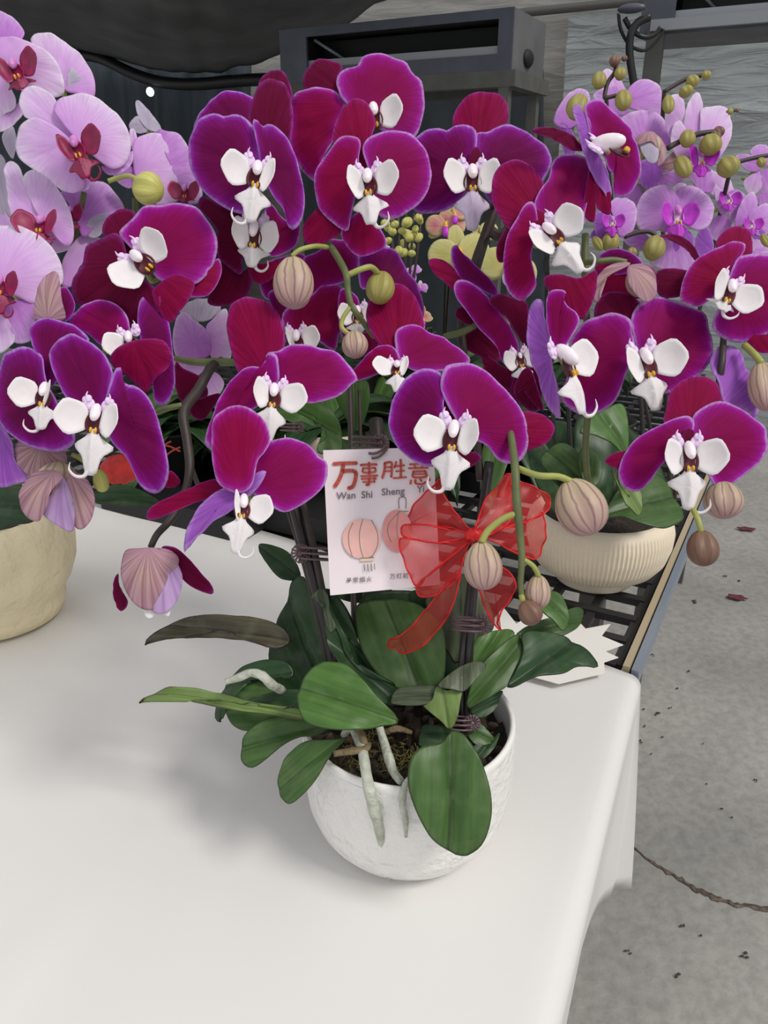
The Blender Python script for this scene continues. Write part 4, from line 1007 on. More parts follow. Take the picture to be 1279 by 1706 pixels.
# opening bud under the left flowers
ob = bud(main, (95,812), .70, 42, 44, 0, mat='bud', name='opening_bud')
blade('petal', parse("150,500 230,480 290,510 250,580 220,660 170,735 120,720 85,660 82,600 110,540", 'I'), .672, (-.3,.1), 'B', ob, rp('I',(250,490)), bow=(.4,.2), crease=0)
blade('petal', parse("240,560 290,510 330,560 360,640 362,720 340,790 280,760 220,720 200,680", 'I'), .676, (0,.1), 'BL', ob, rp('I',(300,500)), bow=(.4,.2), crease=0)
blade('petal', parse("330,520 400,500 450,560 470,640 450,730 400,778 360,750 355,650", 'I'), .680, (.3,.1), 'B', ob, rp('I',(340,490)), bow=(.4,.2), crease=0)
ob = bud(main, (62,760), .73, 30, 40, 10, mat='bud', name='opening_bud')
blade('petal', parse("60,350 100,330 200,380 290,370 310,440 230,480 150,510 100,480 65,430", 'I'), .705, (-.1,.1), 'B', ob, rp('I',(200,360)), bow=(.3,.2), crease=0)
blade('petal', parse("-30,270 20,290 60,350 75,440 130,525 80,552 -30,550", 'I'), .71, (-.1,0), 'U', ob, rp('I',(0,300)))
bud(main, (168,800), .70, 13, 20, 20, 'budy', ped=[(120,757,.70),(135,765,.70),(160,785,.70)])
# half-open bud between the lilac and violet flowers at left
ob = bud(main, (76,500), .72, 16, 28, 0, mat='bud', name='opening_bud')
blade('petal', parse("163,690 165,600 190,510 225,455 262,443 287,490 300,580 310,680 240,690", 'E'), .705, (-.1,0), 'B', ob, rp('E',(230,690)), bow=(.4,.2), crease=0)
blade('petal', parse("290,540 330,530 372,620 340,690 300,690 285,600", 'E'), .71, (.3,0), 'V', ob, rp('E',(300,690)))
# bud spray hanging in front of the bow
ptube('flower_stem', [(820,640,.72),(845,700,.66),(857,770,.61),(860,830,.60),(866,890,.60),(869,930,.60),(867,970,.60),(870,1000,.60)], [6,6,7,7.5,6.5,6,5,4.5], MAT['stem'], main)
bud(main, (804,941), .60, 32, 40, 3, ped=[(858,856,.60),(835,866,.60),(812,885,.60),(802,904,.60)], pr=6)
bud(main, (966,843), .60, 42, 49, 22, ped=[(862,780,.61),(895,792,.60),(930,794,.60),(952,803,.60)], pr=6, mat='bud')
bud(main, (896,985), .605, 21, 28, -5, ped=[(872,932,.60),(888,943,.60),(897,960,.605)], pr=4.5)
bud(main, (882,1020), .595, 20, 21, 30, 'budb', ped=[(868,990,.60),(872,1006,.60)], pr=5)
# arching stem of the upper middle flower
ptube('flower_stem', [(868,360,.77),(850,380,.78),(830,392,.78),(818,385,.78)], [6,8,9,9], MAT['stemd'], main)
ptube('flower_stem', [(829,330,.79),(818,365,.79),(806,400,.79),(793,440,.79),(780,490,.80),(768,560,.80),(790,700,.78),(800,800,.76)], [8,9,9,10,9,8,8,7], MAT['stemd'], main)
ptube('pedicel', [(740,560,.79),(765,555,.78),(790,543,.77)], [5,6,5], MAT['stem'], main)

# ================================================================ RIGHT MAGENTA ORCHID (ribbed pot)
flower(ribbed, 'D', (440,430), .70, (.35,.0), [
 ('petal','M',"393,420 388,340 410,315 450,303 490,335 545,385 600,450 610,500 640,530 656,620 650,720 610,785 565,797 525,770 530,690 490,660 470,600 430,540 400,480"),
 ('petal','U',"328,350 360,330 380,370 400,420 420,540 450,600 500,700 518,760 515,812 490,790 420,700 370,590 340,460"),
 ('sepal','K',"115,462 160,445 240,460 310,490 370,560 300,560 220,510 160,490"),
 ('sepal','S',"365,860 380,740 410,640 440,680 430,790 425,915 390,905"),
 ('sepal','S',"428,690 460,660 500,780 502,880 460,870 430,830")],
 dict(at=(490,580), s=130, roll=62, yaw=45, wl=0, wr=0, mid=0, tend='', colr=1.45))
flower(ribbed, 'H', (645,380), .735, (0,.05), [
 ('petal','M',"612,230 630,160 680,108 740,90 820,110 900,140 970,180 1000,240 1017,330 1010,400 970,470 910,515 820,565 760,570 700,490 655,400 625,310"),
 ('petal','M',"300,330 340,250 390,210 450,188 500,170 560,180 603,210 610,270 620,350 600,430 565,520 540,590 500,640 430,677 350,682 280,640 250,580 290,480"),
 ('sepal','S',"588,300 600,265 620,262 640,285 660,340 655,400 620,420 590,380"),
 ('sepal','K',"425,200 430,130 480,80 560,75 640,110 655,150 640,230 600,260 500,230")],
 dict(at=(665,430), s=125, roll=12, wl=.75, wr=1.15, mid=.9, tend='', yaw=6))
flower(ribbed, 'H', (225,380), .69, (-.5,0), [
 ('petal','U',"83,160 100,115 130,103 155,125 165,200 200,250 190,320 205,400 215,470 232,560 230,692 200,680 160,600 130,490 100,420 85,300"),
 ('petal','M',"180,110 200,65 240,58 277,75 265,110 290,150 330,180 342,220 310,290 270,340 230,360 200,320 180,210",-.006),
 ('sepal','K',"60,560 120,640 160,670 150,600 90,450 20,540 30,600", .03)],
 dict(at=(260,430), s=130, roll=18, yaw=40, wl=0, wr=1, mid=1, tend='r', colr=1.3))
flower(ribbed, 'H', (880,830), .69, (.05,.15), [
 ('petal','M',"540,960 560,895 610,820 680,770 760,728 830,698 890,686 922,710 915,760 890,820 850,860 800,890 740,950 700,1010 640,1064 580,1052 545,1010"),
 ('petal','M',"912,750 930,680 980,638 1050,611 1120,625 1180,665 1240,710 1285,760 1285,870 1240,930 1180,980 1120,1022 1050,1042 1000,980 940,900 900,830"),
 ('sepal','S',"772,720 785,640 800,570 850,518 920,490 1000,500 1047,540 1060,615 1010,680 940,760 900,800 850,770"),
 ('sepal','S',"473,912 510,880 575,865 640,870 620,930 560,960 500,940"),
 ('sepal','K',"848,815 880,750 920,775 925,830 885,855",-.006),
 ('sepal','U',"1000,430 1035,348 1080,338 1150,365 1172,440 1212,510 1242,600 1238,705 1180,665 1080,640 1040,540",.012)],
 dict(at=(878,890), s=122, roll=0, wl=.9, wr=1.1, mid=1.05, tend='r'))
flower(ribbed, 'D', (1100,1220), .73, (.05,.0), [
 ('petal','R',"848,1290 862,1200 900,1130 960,1080 1050,1035 1120,1003 1178,1008 1168,1060 1130,1110 1120,1180 1050,1260 950,1330 880,1320"),
 ('petal','M',"1090,1200 1130,1110 1180,1080 1279,1073 1400,1100 1430,1250 1400,1400 1279,1480 1170,1517 1090,1500 1030,1440 1050,1330"),
 ('sepal','S',"1025,1030 1060,968 1130,934 1190,958 1207,1020 1198,1085 1140,1150 1090,1160 1050,1100"),
 ('sepal','K',"735,1160 890,1160 880,1230 840,1290 740,1280",.01),
 ('sepal','S',"1170,1480 1290,1440 1300,1560 1220,1560")],
 dict(at=(1075,1265), s=105, roll=-22, yaw=10, wl=.8, wr=1.2, mid=.35, tend='r'))
flower(ribbed, 'D', (600,1100), .78, (0,0), [
 ('petal','V',"440,1100 470,1065 540,1052 620,1080 660,1130 600,1170 500,1180"),
 ('petal','S',"430,1210 440,1120 560,1110 700,1140 735,1200 700,1290 560,1300 460,1290")])
ob = bud(ribbed, (1062,468), .76, 20, 26, 0, mat='bud', name='opening_bud')
blade('petal', parse("600,1130 680,1125 722,1160 735,1230 730,1290 680,1310 620,1260 590,1200", 'D'), .735, (.2,.1), 'B', ob, rp('D',(600,1130)), bow=(.35,.2), crease=0)
blade('petal', parse("410,1290 430,1200 470,1150 540,1118 600,1120 560,1150 490,1180 450,1240 440,1310", 'D'), .733, (-.2,.1), 'B', ob, rp('D',(600,1125)), bow=(.3,.1), crease=0)
ptube('pedicel', [(1043,437,.75),(1020,433,.75),(990,436,.75),(972,437,.76)], [5,5,5,5], MAT['stem'], ribbed)
ptube('flower_stem', [(975,390,.765),(974,440,.765),(976,520,.765),(985,620,.80),(975,760,.95),(990,860,1.12)], [6,6,6,6,6,5], MAT['stem'], ribbed)
ptube('flower_stem', [(1205,560,.76),(1200,620,.74),(1180,700,.80),(1090,760,.95),(1020,850,1.12)], [5,6,6,6,5], MAT['stemd'], ribbed)
bud(ribbed, (1204,832), .70, 32, 31, 0, ped=[(1195,780,.72),(1196,800,.71)], mat='bud')
bud(ribbed, (1170,912), .67, 26, 30, 0, ped=[(1148,838,.69),(1155,850,.68),(1163,868,.67),(1167,886,.67)], pr=5, mat='budb')
bud(ribbed, (1272,642), .72, 26, 42, 0, ped=[(1240,575,.74),(1256,590,.73),(1268,605,.72)], pr=6)
blade('calyx_leaf', parse("750,985 800,978 870,1000 920,1050 955,1115 930,1120 880,1060 800,1010", 'D'), .75, (.2,0), 'K', ribbed, rp('D',(950,1110)))
def rleaf(*a, **k): return leaf(ribbed, *a, **k)
rleaf('H', "350,770 400,700 480,655 560,635 585,740 588,870 500,825 420,790", 1.0, (.3,.4), (585,870), 'leafv')
rleaf('H', "155,890 250,825 340,880 365,1000 300,1030 190,970", 1.06, (-.3,.5), (365,1010), 'leaf')
rleaf('H', "335,900 380,835 440,890 458,970 432,1035 370,1020", 1.04, (.1,.5), (380,1040), 'leaf')
rleaf('H', "480,1170 520,1080 600,1000 700,970 800,1050 865,1170 850,1212 760,1250 640,1225 560,1190", 1.06, (.2,.8), (480,1170), 'leaf')
rleaf('H', "520,950 560,1040 640,1065 652,1110 652,1180 600,1155 560,1105", 1.0, (.3,.4), (520,950), 'leafl')
rleaf('px', "960,700 1020,690 1060,720 1100,780 1120,850 1060,860 1000,850 960,800", 1.12, (.1,.2), (1020,860), 'leafd')
rleaf('px', "880,720 940,700 980,760 990,850 930,860 890,800", 1.14, (-.1,.2), (980,860), 'leafd')
for x in (920, 945, 1062): ptube('stake', [(x,620,1.10),(x+6,750,1.12),(990+(x-990)*.4,870,1.14)], 4, MAT['stake'], ribbed)

# ================================================================ LEFT LILAC ORCHID
flower(left, 'A', (20,300), .80, (-.2,.1), [
 ('petal','L',"-30,170 60,172 140,200 210,235 270,290 302,360 310,440 240,472 190,455 100,440 40,360 -30,280"),
 ('petal','L',"-30,270 20,285 40,330 40,400 70,480 65,535 20,558 -30,555"),
 ('sepal','L',"-30,560 20,556 70,540 100,480 108,560 60,620 10,650 -30,640"),
 ('sepal','P',"-30,50 20,58 70,90 108,135 110,165 80,195 -30,190")],
 dict(at=(85,350), s=95, roll=18, kind='L', wl=.6, wr=1.1, mid=.45, tend='', knobs=False))
flower(left, 'A', (300,420), .84, (.2,0), [
 ('petal','L',"148,185 160,145 200,138 250,155 320,200 400,270 450,340 470,410 457,468 380,455 320,440 290,370 240,280"),
 ('petal','G',"345,330 400,380 450,460 380,458 335,440")])
flower(left, 'A', (375,700), .75, (0,.05), [
 ('petal','L',"258,525 275,470 350,445 430,458 510,498 580,560 633,640 643,720 612,790 555,822 480,780 410,720 370,680 310,605"),
 ('petal','L',"65,720 70,640 100,590 160,573 240,605 310,655 352,700 370,760 385,850 402,905 350,945 280,927 230,880 150,830 90,780"),
 ('sepal','L',"93,500 105,440 140,416 200,430 262,475 290,530 330,600 370,660 350,700 230,620 150,590 110,565"),
 ('sepal','P',"380,860 440,885 432,938 350,950 290,930"),
 ('sepal','P',"500,820 590,830 650,740 655,800 610,850 540,865")],
 dict(at=(385,735), s=100, roll=18, kind='L', wl=.5, wr=1.15, mid=.75, tend='r', knobs=False))
flower(left, 'A', (690,850), .79, (.1,.05), [
 ('petal','L',"655,720 680,665 740,643 800,652 870,690 920,760 943,850 930,940 880,985 800,1007 720,970 670,880"),
 ('petal','P',"780,650 830,638 890,660 930,720 980,850 1005,960 960,1000 910,960"),
 ('sepal','P',"560,850 640,820 680,870 640,930 580,900"), ('sepal','L',"640,650 665,640 680,700 660,760")],
 dict(at=(920,950), s=60, kind='L', mid=.3, tend='', knobs=False))
flower(left, 'A', (190,1090), .77, (-.15,.1), [
 ('petal','L',"12,830 30,785 70,798 100,850 135,930 175,1010 200,1090 150,1130 70,1110 35,980"),
 ('petal','L',"103,880 118,832 170,828 230,868 290,940 340,1030 357,1110 340,1185 300,1195 240,1130 185,1060 140,970"),
 ('sepal','L',"60,1100 150,1120 300,1170 330,1230 220,1260 100,1220")],
 dict(at=(210,1120), s=90, roll=0, kind='L', wl=1.1, wr=.8, mid=.5, tend='lr', pitch=-15, knobs=False))
flower(left, 'A', (390,1100), .80, (.1,.1), [
 ('petal','P',"290,942 400,905 500,893 570,950 615,1020 560,1060 480,1110 410,1165 375,1080 330,990"),
 ('petal','G',"430,1100 480,1060 540,1055 500,1160 440,1170")],
 dict(at=(350,1060), s=60, kind='L', mid=.9, tend='', knobs=False))
flower(left, 'E', (0,500), .735, (-.1,.15), [
 ('petal','L',"-60,230 60,213 150,240 230,300 290,385 305,480 260,540 180,590 150,600 80,570 -20,520"),
 ('petal','P',"20,620 80,588 160,600 172,680 150,790 60,800 30,700"),
 ('petal','L',"-40,600 10,640 60,740 60,810 -40,850")],
 dict(at=(10,520), s=85, kind='L', wl=1, wr=1, mid=.8, tend='r', knobs=False))
flower(left, 'E', (340,440), .80, (.1,0), [
 ('petal','L',"300,500 310,400 360,310 430,262 490,280 560,300 480,380 400,420 350,520"),
 ('petal','L',"440,220 470,170 540,160 540,210 480,260 440,250")])
flower(left, 'A', (730,620), .86, (.2,0), [
 ('petal','G',"668,500 690,495 740,550 800,635 745,645 690,590"), ('petal','G',"640,610 680,572 730,640 690,660 645,640")])
bud(left, (245,314), .745, 27, 25, 75, 'budy', ped=[(180,302,.75),(195,297,.75),(215,293,.745),(230,300,.745)], pr=4)
flower(left, 'E', (960,800), .86, (0,0), [
 ('petal','P',"858,720 900,645 960,690 1020,740 1045,830 1000,880 870,872"),
 ('petal','L',"1020,740 1050,690 1120,630 1135,750 1142,880 1050,880"),
 ('petal','L',"865,890 1000,900 1000,950 940,985 885,950"), ('petal','L',"1000,980 1060,950 1110,1010 1060,1090 1010,1080"),
 ('sepal','G',"880,640 960,590 1060,590 1090,640 1000,700")])
flower(left, 'A', (-40,760), .86, (0,0), [('petal','G',"10,660 60,620 80,700 60,780 20,720"), ('petal','G',"-20,780 20,790 40,900 60,1100 -20,1060"), ('petal','L',"-20,1000 30,1060 120,1200 -20,1200")])
ptube('flower_stem', [(140,320,.80),(120,420,.82),(90,560,.86),(60,700,.88),(20,850,.87)], 5, MAT['stem'], left)
ptube('flower_stem', [(225,330,.84),(220,450,.86),(160,620,.88),(80,760,.88),(20,850,.88)], 5, MAT['stem'], left)
leaf(left, 'I', "-60,560 0,555 120,565 200,600 190,700 160,735 80,755 -60,765", .80, (-.1,.7), (-60,650), 'leafd')
leaf(left, 'I', "440,600 540,562 640,570 740,600 805,635 700,664 580,662 480,642", .86, (.1,.8), (440,610), 'leafd')
flower(left, 'E', (930,660), .9, (0,0), [('petal','P',"560,350 620,330 660,400 640,520 580,500")])

# ================================================================ RIGHT LILAC ORCHID (behind)
LR = PZ(1160, 900, ZT)+e1*.30-e2*.25
lil = thing('potted_orchid', LR, 'small-flowered lilac orchid with olive buds behind the ribbed pot at upper right', 'potted orchid')
nursery = simple('nursery_pot_black', rgb(30,30,32), .5)
lathe('pot', [(0,0),(.05,0),(.055,.01),(.065,.11),(.07,.115),(.066,.118),(.06,.1),(0,.09)], LR, nursery, lil, n=40)
flower(lil, 'D', (560,330), .95, (0,0), [
 ('petal','P',"578,330 588,270 620,225 680,205 740,240 772,310 766,385 700,378 620,362"),
 ('petal','P',"410,290 470,250 530,240 570,300 590,370 540,390 470,340"),
 ('sepal','L',"458,180 480,157 510,170 560,230 580,280 520,270 470,230")])
flower(lil, 'D', (680,540), .93, (0,.1), [
 ('petal','P',"548,400 600,370 690,363 750,390 787,450 802,535 740,560 650,540 590,470"),
 ('petal','P',"540,760 600,730 650,750 655,830 600,900 560,840")])
flower(lil, 'D', (930,550), .90, (0,0), [
 ('petal','L',"948,410 960,350 1020,336 1080,350 1105,420 1092,520 1040,600 980,620 950,540"),
 ('petal','L',"800,540 810,440 850,410 880,480 900,560 860,620"),
 ('sepal','L',"863,430 880,340 915,280 940,276 958,320 955,390 935,470 900,510 870,480"),
 ('sepal','L',"770,400 800,290 850,290 870,350 860,400 800,500")],
 dict(at=(940,600), s=75, kind='P', mid=.6, wl=.7, wr=.8, tend='', knobs=False))
flower(lil, 'D', (825,880), .90, (0,.1), [
 ('petal','P',"623,880 640,810 690,752 760,728 810,745 838,800 840,880 800,930 760,950 680,965 635,935"),
 ('petal','P',"832,830 840,760 870,735 930,738 990,790 1018,850 1000,925 940,955 880,930 840,890"),
 ('sepal','L',"800,770 830,730 860,725 880,740 850,800 825,830"),
 ('sepal','P',"700,1120 750,1040 800,960 860,980 920,1080 920,1160 800,1165"),
 ('sepal','U',"760,1010 850,950 920,1000 900,1080 820,1080")],
 dict(at=(825,890), s=80, kind='P', mid=.7, wl=.9, wr=.9, tend='', knobs=False))
flower(lil, 'D', (510,920), .88, (0,.1), [
 ('petal','P',"500,830 540,790 590,800 632,850 625,930 600,975 550,985 525,920"),
 ('petal','U',"420,960 430,870 480,870 520,910 500,980 450,1010"),
 ('sepal','U',"400,980 440,945 470,980 460,1020 410,1010")],
 dict(at=(505,920), s=45, kind='P', mid=.8, tend='', knobs=False))
flower(lil, 'D', (310,430), .97, (-.2,0), [
 ('petal','P',"218,400 265,310 330,255 375,260 400,300 370,400 300,450 240,440"), ('petal','U',"260,420 310,470 330,560 280,590 250,510")])
flower(lil, 'D', (700,650), .92, (0,0), [
 ('petal','U',"650,620 740,620 760,690 720,750 655,740"), ('petal','P',"740,700 800,670 870,690 860,730 800,740 740,745"),
 ('petal','B',"745,650 790,590 860,545 862,600 810,660 760,670")])
flower(lil, 'D', (1080,800), .98, (0,0), [
 ('petal','L',"1018,800 1025,700 1060,680 1100,720 1110,800 1060,880"), ('petal','P',"1080,790 1130,760 1170,800 1130,880 1100,930"),
 ('petal','P',"990,920 1060,885 1100,940 1060,1010 1000,1000"), ('petal','L',"940,640 1000,660 1060,700 1040,800 960,740")],
 dict(at=(1080,810), s=45, kind='P', mid=.6, tend='', knobs=False))
flower(lil, 'D', (1190,920), .97, (0,0), [
 ('petal','P',"1130,860 1170,790 1215,770 1225,850 1160,920 1120,940"), ('petal','P',"1185,900 1220,850 1290,830 1300,960 1230,985"),
 ('petal','U',"1190,960 1240,950 1270,980 1230,1020"), ('petal','L',"1200,1000 1260,1020 1240,1080 1200,1060")],
 dict(at=(1195,935), s=40, kind='P', mid=.6, tend='', knobs=False))
flower(lil, 'D', (1240,640), 1.0, (0,0), [
 ('petal','P',"1120,590 1180,585 1230,610 1240,660 1190,670 1150,640"), ('petal','P',"1195,570 1230,535 1279,545 1300,620 1240,640"),
 ('petal','L',"1160,720 1230,670 1255,690 1240,760 1190,790"), ('petal','P',"1240,680 1300,660 1300,760 1250,780"), ('petal','P',"1225,790 1300,780 1300,850 1240,840")])
flower(lil, 'D', (980,1040), .93, (0,0), [
 ('petal','U',"920,1040 940,960 980,940 1005,1000 1010,1080 960,1110"), ('petal','P',"560,980 640,960 700,1010 660,1060 580,1030"),
 ('petal','P',"1200,1080 1240,1040 1279,1050 1279,1075 1210,1080"), ('petal','P',"880,660 1000,660 1010,760 940,760")])
lb = [((1024,101),9,10,'budb'),(( 1040,97),5,5,'budb'),((1033,122),10,11,'budg'),((998,133),12,15,'budg'),((1038,166),14,18,'budg'),((962,177),18,23,'budg'),
      ((1142,152),12,9,'budg'),((1153,135),11,10,'budg'),((1176,125),8,7,'budg'),((1113,173),10,17,'budg'),((1145,230),13,15,'budg'),((1183,240),18,17,'budg'),
      ((1192,226),9,12,'budb'),((1197,219),9,9,'budb'),((1212,277),19,16,'budg'),((1268,270),8,8,'budg'),((1137,277),14,20,'budg'),((1090,412),18,22,'budg'),
      ((1017,402),15,17,'budg'),((1216,185),5,6,'budg'),((1228,184),3,3,'budb'),((1052,420),9,8,'budg'),((995,405),8,14,'budg'),((1274,400),7,12,'budg')]
for (c, a, b, m_) in lb: bud(lil, c, .88, a, b, random.uniform(-25,25), m_)
ob = bud(lil, (1085,243), .875, 18, 22, 10, 'bud', name='opening_bud')
blade('petal', parse("628,500 660,475 710,470 740,490 735,540 700,520 650,530", 'D'), .862, (0,.2), 'B', ob, rp('D',(690,470)), bow=(.4,.2), crease=0)
blade('petal', parse("650,540 700,520 735,545 742,590 720,625 680,610", 'D'), .862, (0,0), 'G', ob, rp('D',(690,520)), bow=(.3,.2), crease=0)
blade('petal', parse("735,500 765,520 778,570 768,620 740,638 745,570", 'D'), .866, (.3,0), 'B', ob, rp('D',(740,500)), bow=(.3,.2), crease=0)
for pts, r in (([(1025,105),(1024,120),(1012,138),(1007,160),(1010,163),(1026,159)], 3.5), ([(1106,153),(1122,143),(1138,134),(1150,130),(1162,127),(1170,126)], 3.5),
               ([(1112,247),(1130,237),(1150,229),(1165,223),(1190,220)], 4.5), ([(1218,274),(1240,267),(1262,262),(1285,258)], 3.5), ([(1040,395),(1060,388),(1080,386),(1092,392)], 3.5),
               ([(1024,395),(1018,388),(1008,390)], 3), ([(1210,186),(1220,185),(1229,183)], 2)):
    ptube('flower_stem', [(u, v, .885) for u, v in pts], r, MAT['stemd'], lil)
for pts in ([(1010,163),(1015,300),(1040,500),(1080,700),(1110,860)], [(1106,153),(1100,300),(1110,500),(1110,700),(1120,860)], [(1218,274),(1190,400),(1150,600),(1120,860)]):
    ptube('flower_stem', [(u, v, .93+i*.10) for i, (u, v) in enumerate(pts)], 3.5, MAT['stemd'], lil)

# ================================================================ BACKGROUND PLANTS ON THE BENCH
def bg_plant(base, label, flowers, cols, seed, pot='black', nleaf=7, hgt=.5, group=None):
    rnd = random.Random(seed)
    t = thing('potted_orchid', base, label, 'potted orchid', group)
    if pot == 'black': lathe('pot', [(0,0),(.05,0),(.055,.01),(.066,.11),(.07,.115),(.066,.118),(.06,.1),(0,.09)], base, nursery, t, n=36)
    else: lathe('pot', [(0,0),(.05,0),(.07,.01),(.09,.04),(.10,.08),(.098,.11),(.09,.125),(.085,.12),(.08,.1),(0,.09)], base, CREAM2, t, n=48)
    for i in range(nleaf):
        a = 2*math.pi*i/nleaf+rnd.uniform(-.3,.3); L = rnd.uniform(.13,.22); wd_ = rnd.uniform(.03,.042); d = Vector((math.cos(a), math.sin(a), 0)); s = Vector((-d.y, d.x, 0)); rise = rnd.uniform(.3,1.1)
        V = []; E = []; SD = []; RA = []; F = []
        for j in range(13):
            u = j/12; w = wd_*math.sin(math.pi*min(1, .12+u*.88))**.6*(1 if j < 12 else .15); p = base+Vector((0,0,.11))+d*(L*u)+ZZ*(L*(rise*u-1.0*u*u))
            for k in range(5):
                q = (k-2)/2; V.append(p+s*w*q+ZZ*(abs(q)**1.4*.012)); E.append(abs(q)); SD.append(q); RA.append(u)
        for j in range(12):
            for k in range(4): b = j*5+k; F.append((b, b+1, b+6, b+5))
        mk('leaf', V, F, MAT[rnd.choice(['leaf','leafd','leafd'])], t, attrs={'edge': E, 'side': SD, 'rad': RA}, solid=.0015)
    for (u, v, d, r, rot) in flowers:
        c = P(u, v, d)
        ptube('flower_stem', [(u, v+2, d+.01), (u+rnd.uniform(-8,8), v+70, d+.01)], 2.2, MAT['stemd'], t)
        V, F = tube_geo([P(u, v+70, d+.01), (P(u, v+70, d+.01)+base+ZZ*.3)/2, base+ZZ*.1], .003, n=6); mk('flower_stem', V, F, MAT['stemd'], t)
        fm = MB(); V, F = ellipsoid(c-FW*.004, (RT, UP, FW), (.12*r*d/FPX, .25*r*d/FPX, .1*r*d/FPX), 8, 6); fm.add(V, F)
        fl = fm.build('flower', MAT['yel'], t)
        for j, (ang, ln, wd2, kd) in enumerate(((90,1.0,.5,'sepal'),(210,.95,.45,'sepal'),(330,.95,.45,'sepal'),(12,1.0,.85,'petal'),(168,1.0,.85,'petal'))):
            an = math.radians(ang+rot); dx, dy = math.cos(an), -math.sin(an); pts = []
            for k in range(12):
                b = 2*math.pi*k/12; x = .52*ln*r+.5*ln*r*math.cos(b); y = wd2*r*.55*math.sin(b)*(1.15 if kd == 'petal' else 1)
                pts.append((u+dx*x+dy*y, v+dy*x-dx*y))
            blade(kd, pts, d, (dx*.25, -dy*.25), cols[0] if kd == 'petal' else cols[-1], fl, (u, v), anchor=(u, v), N=28, K=5, dz=ORD[kd])
        lb_ = MB(); V, F = ellipsoid(c-FW*.006-UP*.3*r*d/FPX, (RT, UP, FW), (.2*r*d/FPX, .28*r*d/FPX, .14*r*d/FPX), 8, 6); lb_.add(V, F); lb_.build('lip', MAT['vmag'] if cols[0] != 'Y' else MAT['knob'], fl)
    return t
bases = lambda u, v: PZ(u, v, ZT)
yb = bg_plant(bases(815, 740), 'pale yellow orchid in the gap behind the top middle magenta flower', [(765,425,1.25,52,10),(845,450,1.22,50,-20),(805,395,1.3,30,40)], ('Y','Y'), 3)
pk = bg_plant(bases(735, 700), 'pink-and-cream speckled orchid in the gap below the top middle flower', [(742,378,1.5,34,0),(757,360,1.5,28,30),(690,520,1.6,20,10),(705,535,1.6,18,50)], ('K2','Y'), 4)
gr_ = bg_plant(bases(668, 690), 'yellow-green budded orchid seen in the dark gap left of the pink-and-cream orchid', [], ('Y',), 5)
rr = random.Random(9)
for i in range(34):
    bud(gr_, (rr.uniform(640,705), rr.uniform(360,425)), rr.uniform(1.3,1.6), rr.uniform(5,8), rr.uniform(5,9), rr.uniform(-40,40), 'budy')
for i in range(5): ptube('flower_stem', [(650+i*13,355,1.5),(655+i*10,420,1.5),(665+i*4,520,1.55),(668,640,1.6)], 2.2, MAT['stemd'], gr_)
bg_plant(bases(640, 660), 'small lilac orchid far back in the dark gap between magenta flowers', [(650,440,1.9,16,0),(665,470,1.9,15,30),(690,455,1.9,15,60),(660,500,1.9,14,10),(640,420,1.9,14,80),(700,480,1.9,13,0),(640,480,1.9,13,0)], ('P','L'), 6)
bg_plant(bases(420, 800), 'dark-leaved orchid in a black pot behind the lower left magenta flowers', [], ('Y',), 11, nleaf=11)
bg_plant(bases(330, 770), 'dark-leaved orchid in a black pot behind the hanging striped bud stem', [], ('Y',), 12, nleaf=10)
bg_plant(bases(555, 800), 'cream-potted orchid behind the gift card', [], ('Y',), 13, 'cream', nleaf=9)
bg_plant(bases(700, 790), 'leafy orchid in a black pot behind the red bow', [], ('Y',), 14, nleaf=10)
bg_plant(bases(840, 800), 'leafy orchid in a black pot between the red bow and the ribbed bowl', [], ('Y',), 15, nleaf=10)
leaf(main, 'F', "430,870 500,865 580,858 650,890 700,970 716,1050 700,1110 600,1120 590,1080 630,1040 600,960 520,900", .90, (.2,.3), (430,870), 'leafv')
leaf(main, 'F', "680,830 740,800 780,760 840,760 850,850 820,960 780,1000 730,940", .92, (.1,.2), (780,1000), 'leafv')

bg_plant(bases(985, 690), 'leafy orchid in a black pot behind the upright white-lipped flower over the ribbed bowl', [], ('Y',), 16, nleaf=11)
TRM = simple('tray_black', rgb(24,24,26), .6)
def tray(u, v, a, b, label, nm='nursery_tray'):
    c = PZ(u, v, ZT+.004); m = MB()
    m.box(c, (a, b, .003), (e1, e2, ZZ))
    for sg in (-1, 1):
        m.box(c+e2*b*sg+ZZ*.020, (a, .003, .022), (e1, e2, ZZ)); m.box(c+e1*a*sg+ZZ*.020, (.003, b, .022), (e1, e2, ZZ))
    tag(m.build(nm, TRM, smooth=False), label, 'tray')
tray(390, 815, .20, .17, 'black nursery tray on the bench behind the lower left magenta flowers')
tray(590, 835, .19, .16, 'black nursery tray on the bench behind the gift card')
tray(800, 760, .22, .19, 'black nursery tray on the bench behind the red bow')
for u, v, sd, tx in ((300, 795, 21, 'leafy orchid in a black pot, leftmost of the dark row behind the table'), (470, 770, 22, 'leafy orchid in a black pot behind the folded lilac-backed flower'), (760, 690, 23, 'leafy orchid in a black pot behind the central magenta flower')):
    bg_plant(bases(u, v), tx, [], ('Y',), sd, nleaf=12)
# red ornament behind at left
ro = thing('ornament', PZ(205,800,ZT), 'crumpled red paper ornament on the white cloth behind the leftmost violet flower', 'ornament')
RED = simple('red_paper', rgb(196,44,38), .6, var=.25, vscale=60, bump=.6, bscale=70)
V, F = ellipsoid(P(200,783,.98), (RT,UP,FW), (.026,.018,.015), 20, 14)
V = [v+Vector((1,1,1))*.004*noise.noise(v*120) for v in V]; mk('lantern', V, F, RED, ro)
REDO = simple('red_tassel', rgb(190,70,50), .7)
for a in ((262,740,300,752),(270,765,300,745),(260,755,285,735)):
    ptube('tassel', [(a[0],a[1],.98),((a[0]+a[2])/2,(a[1]+a[3])/2-3,.98),(a[2],a[3],.98)], 1.6, REDO, ro, n=5)

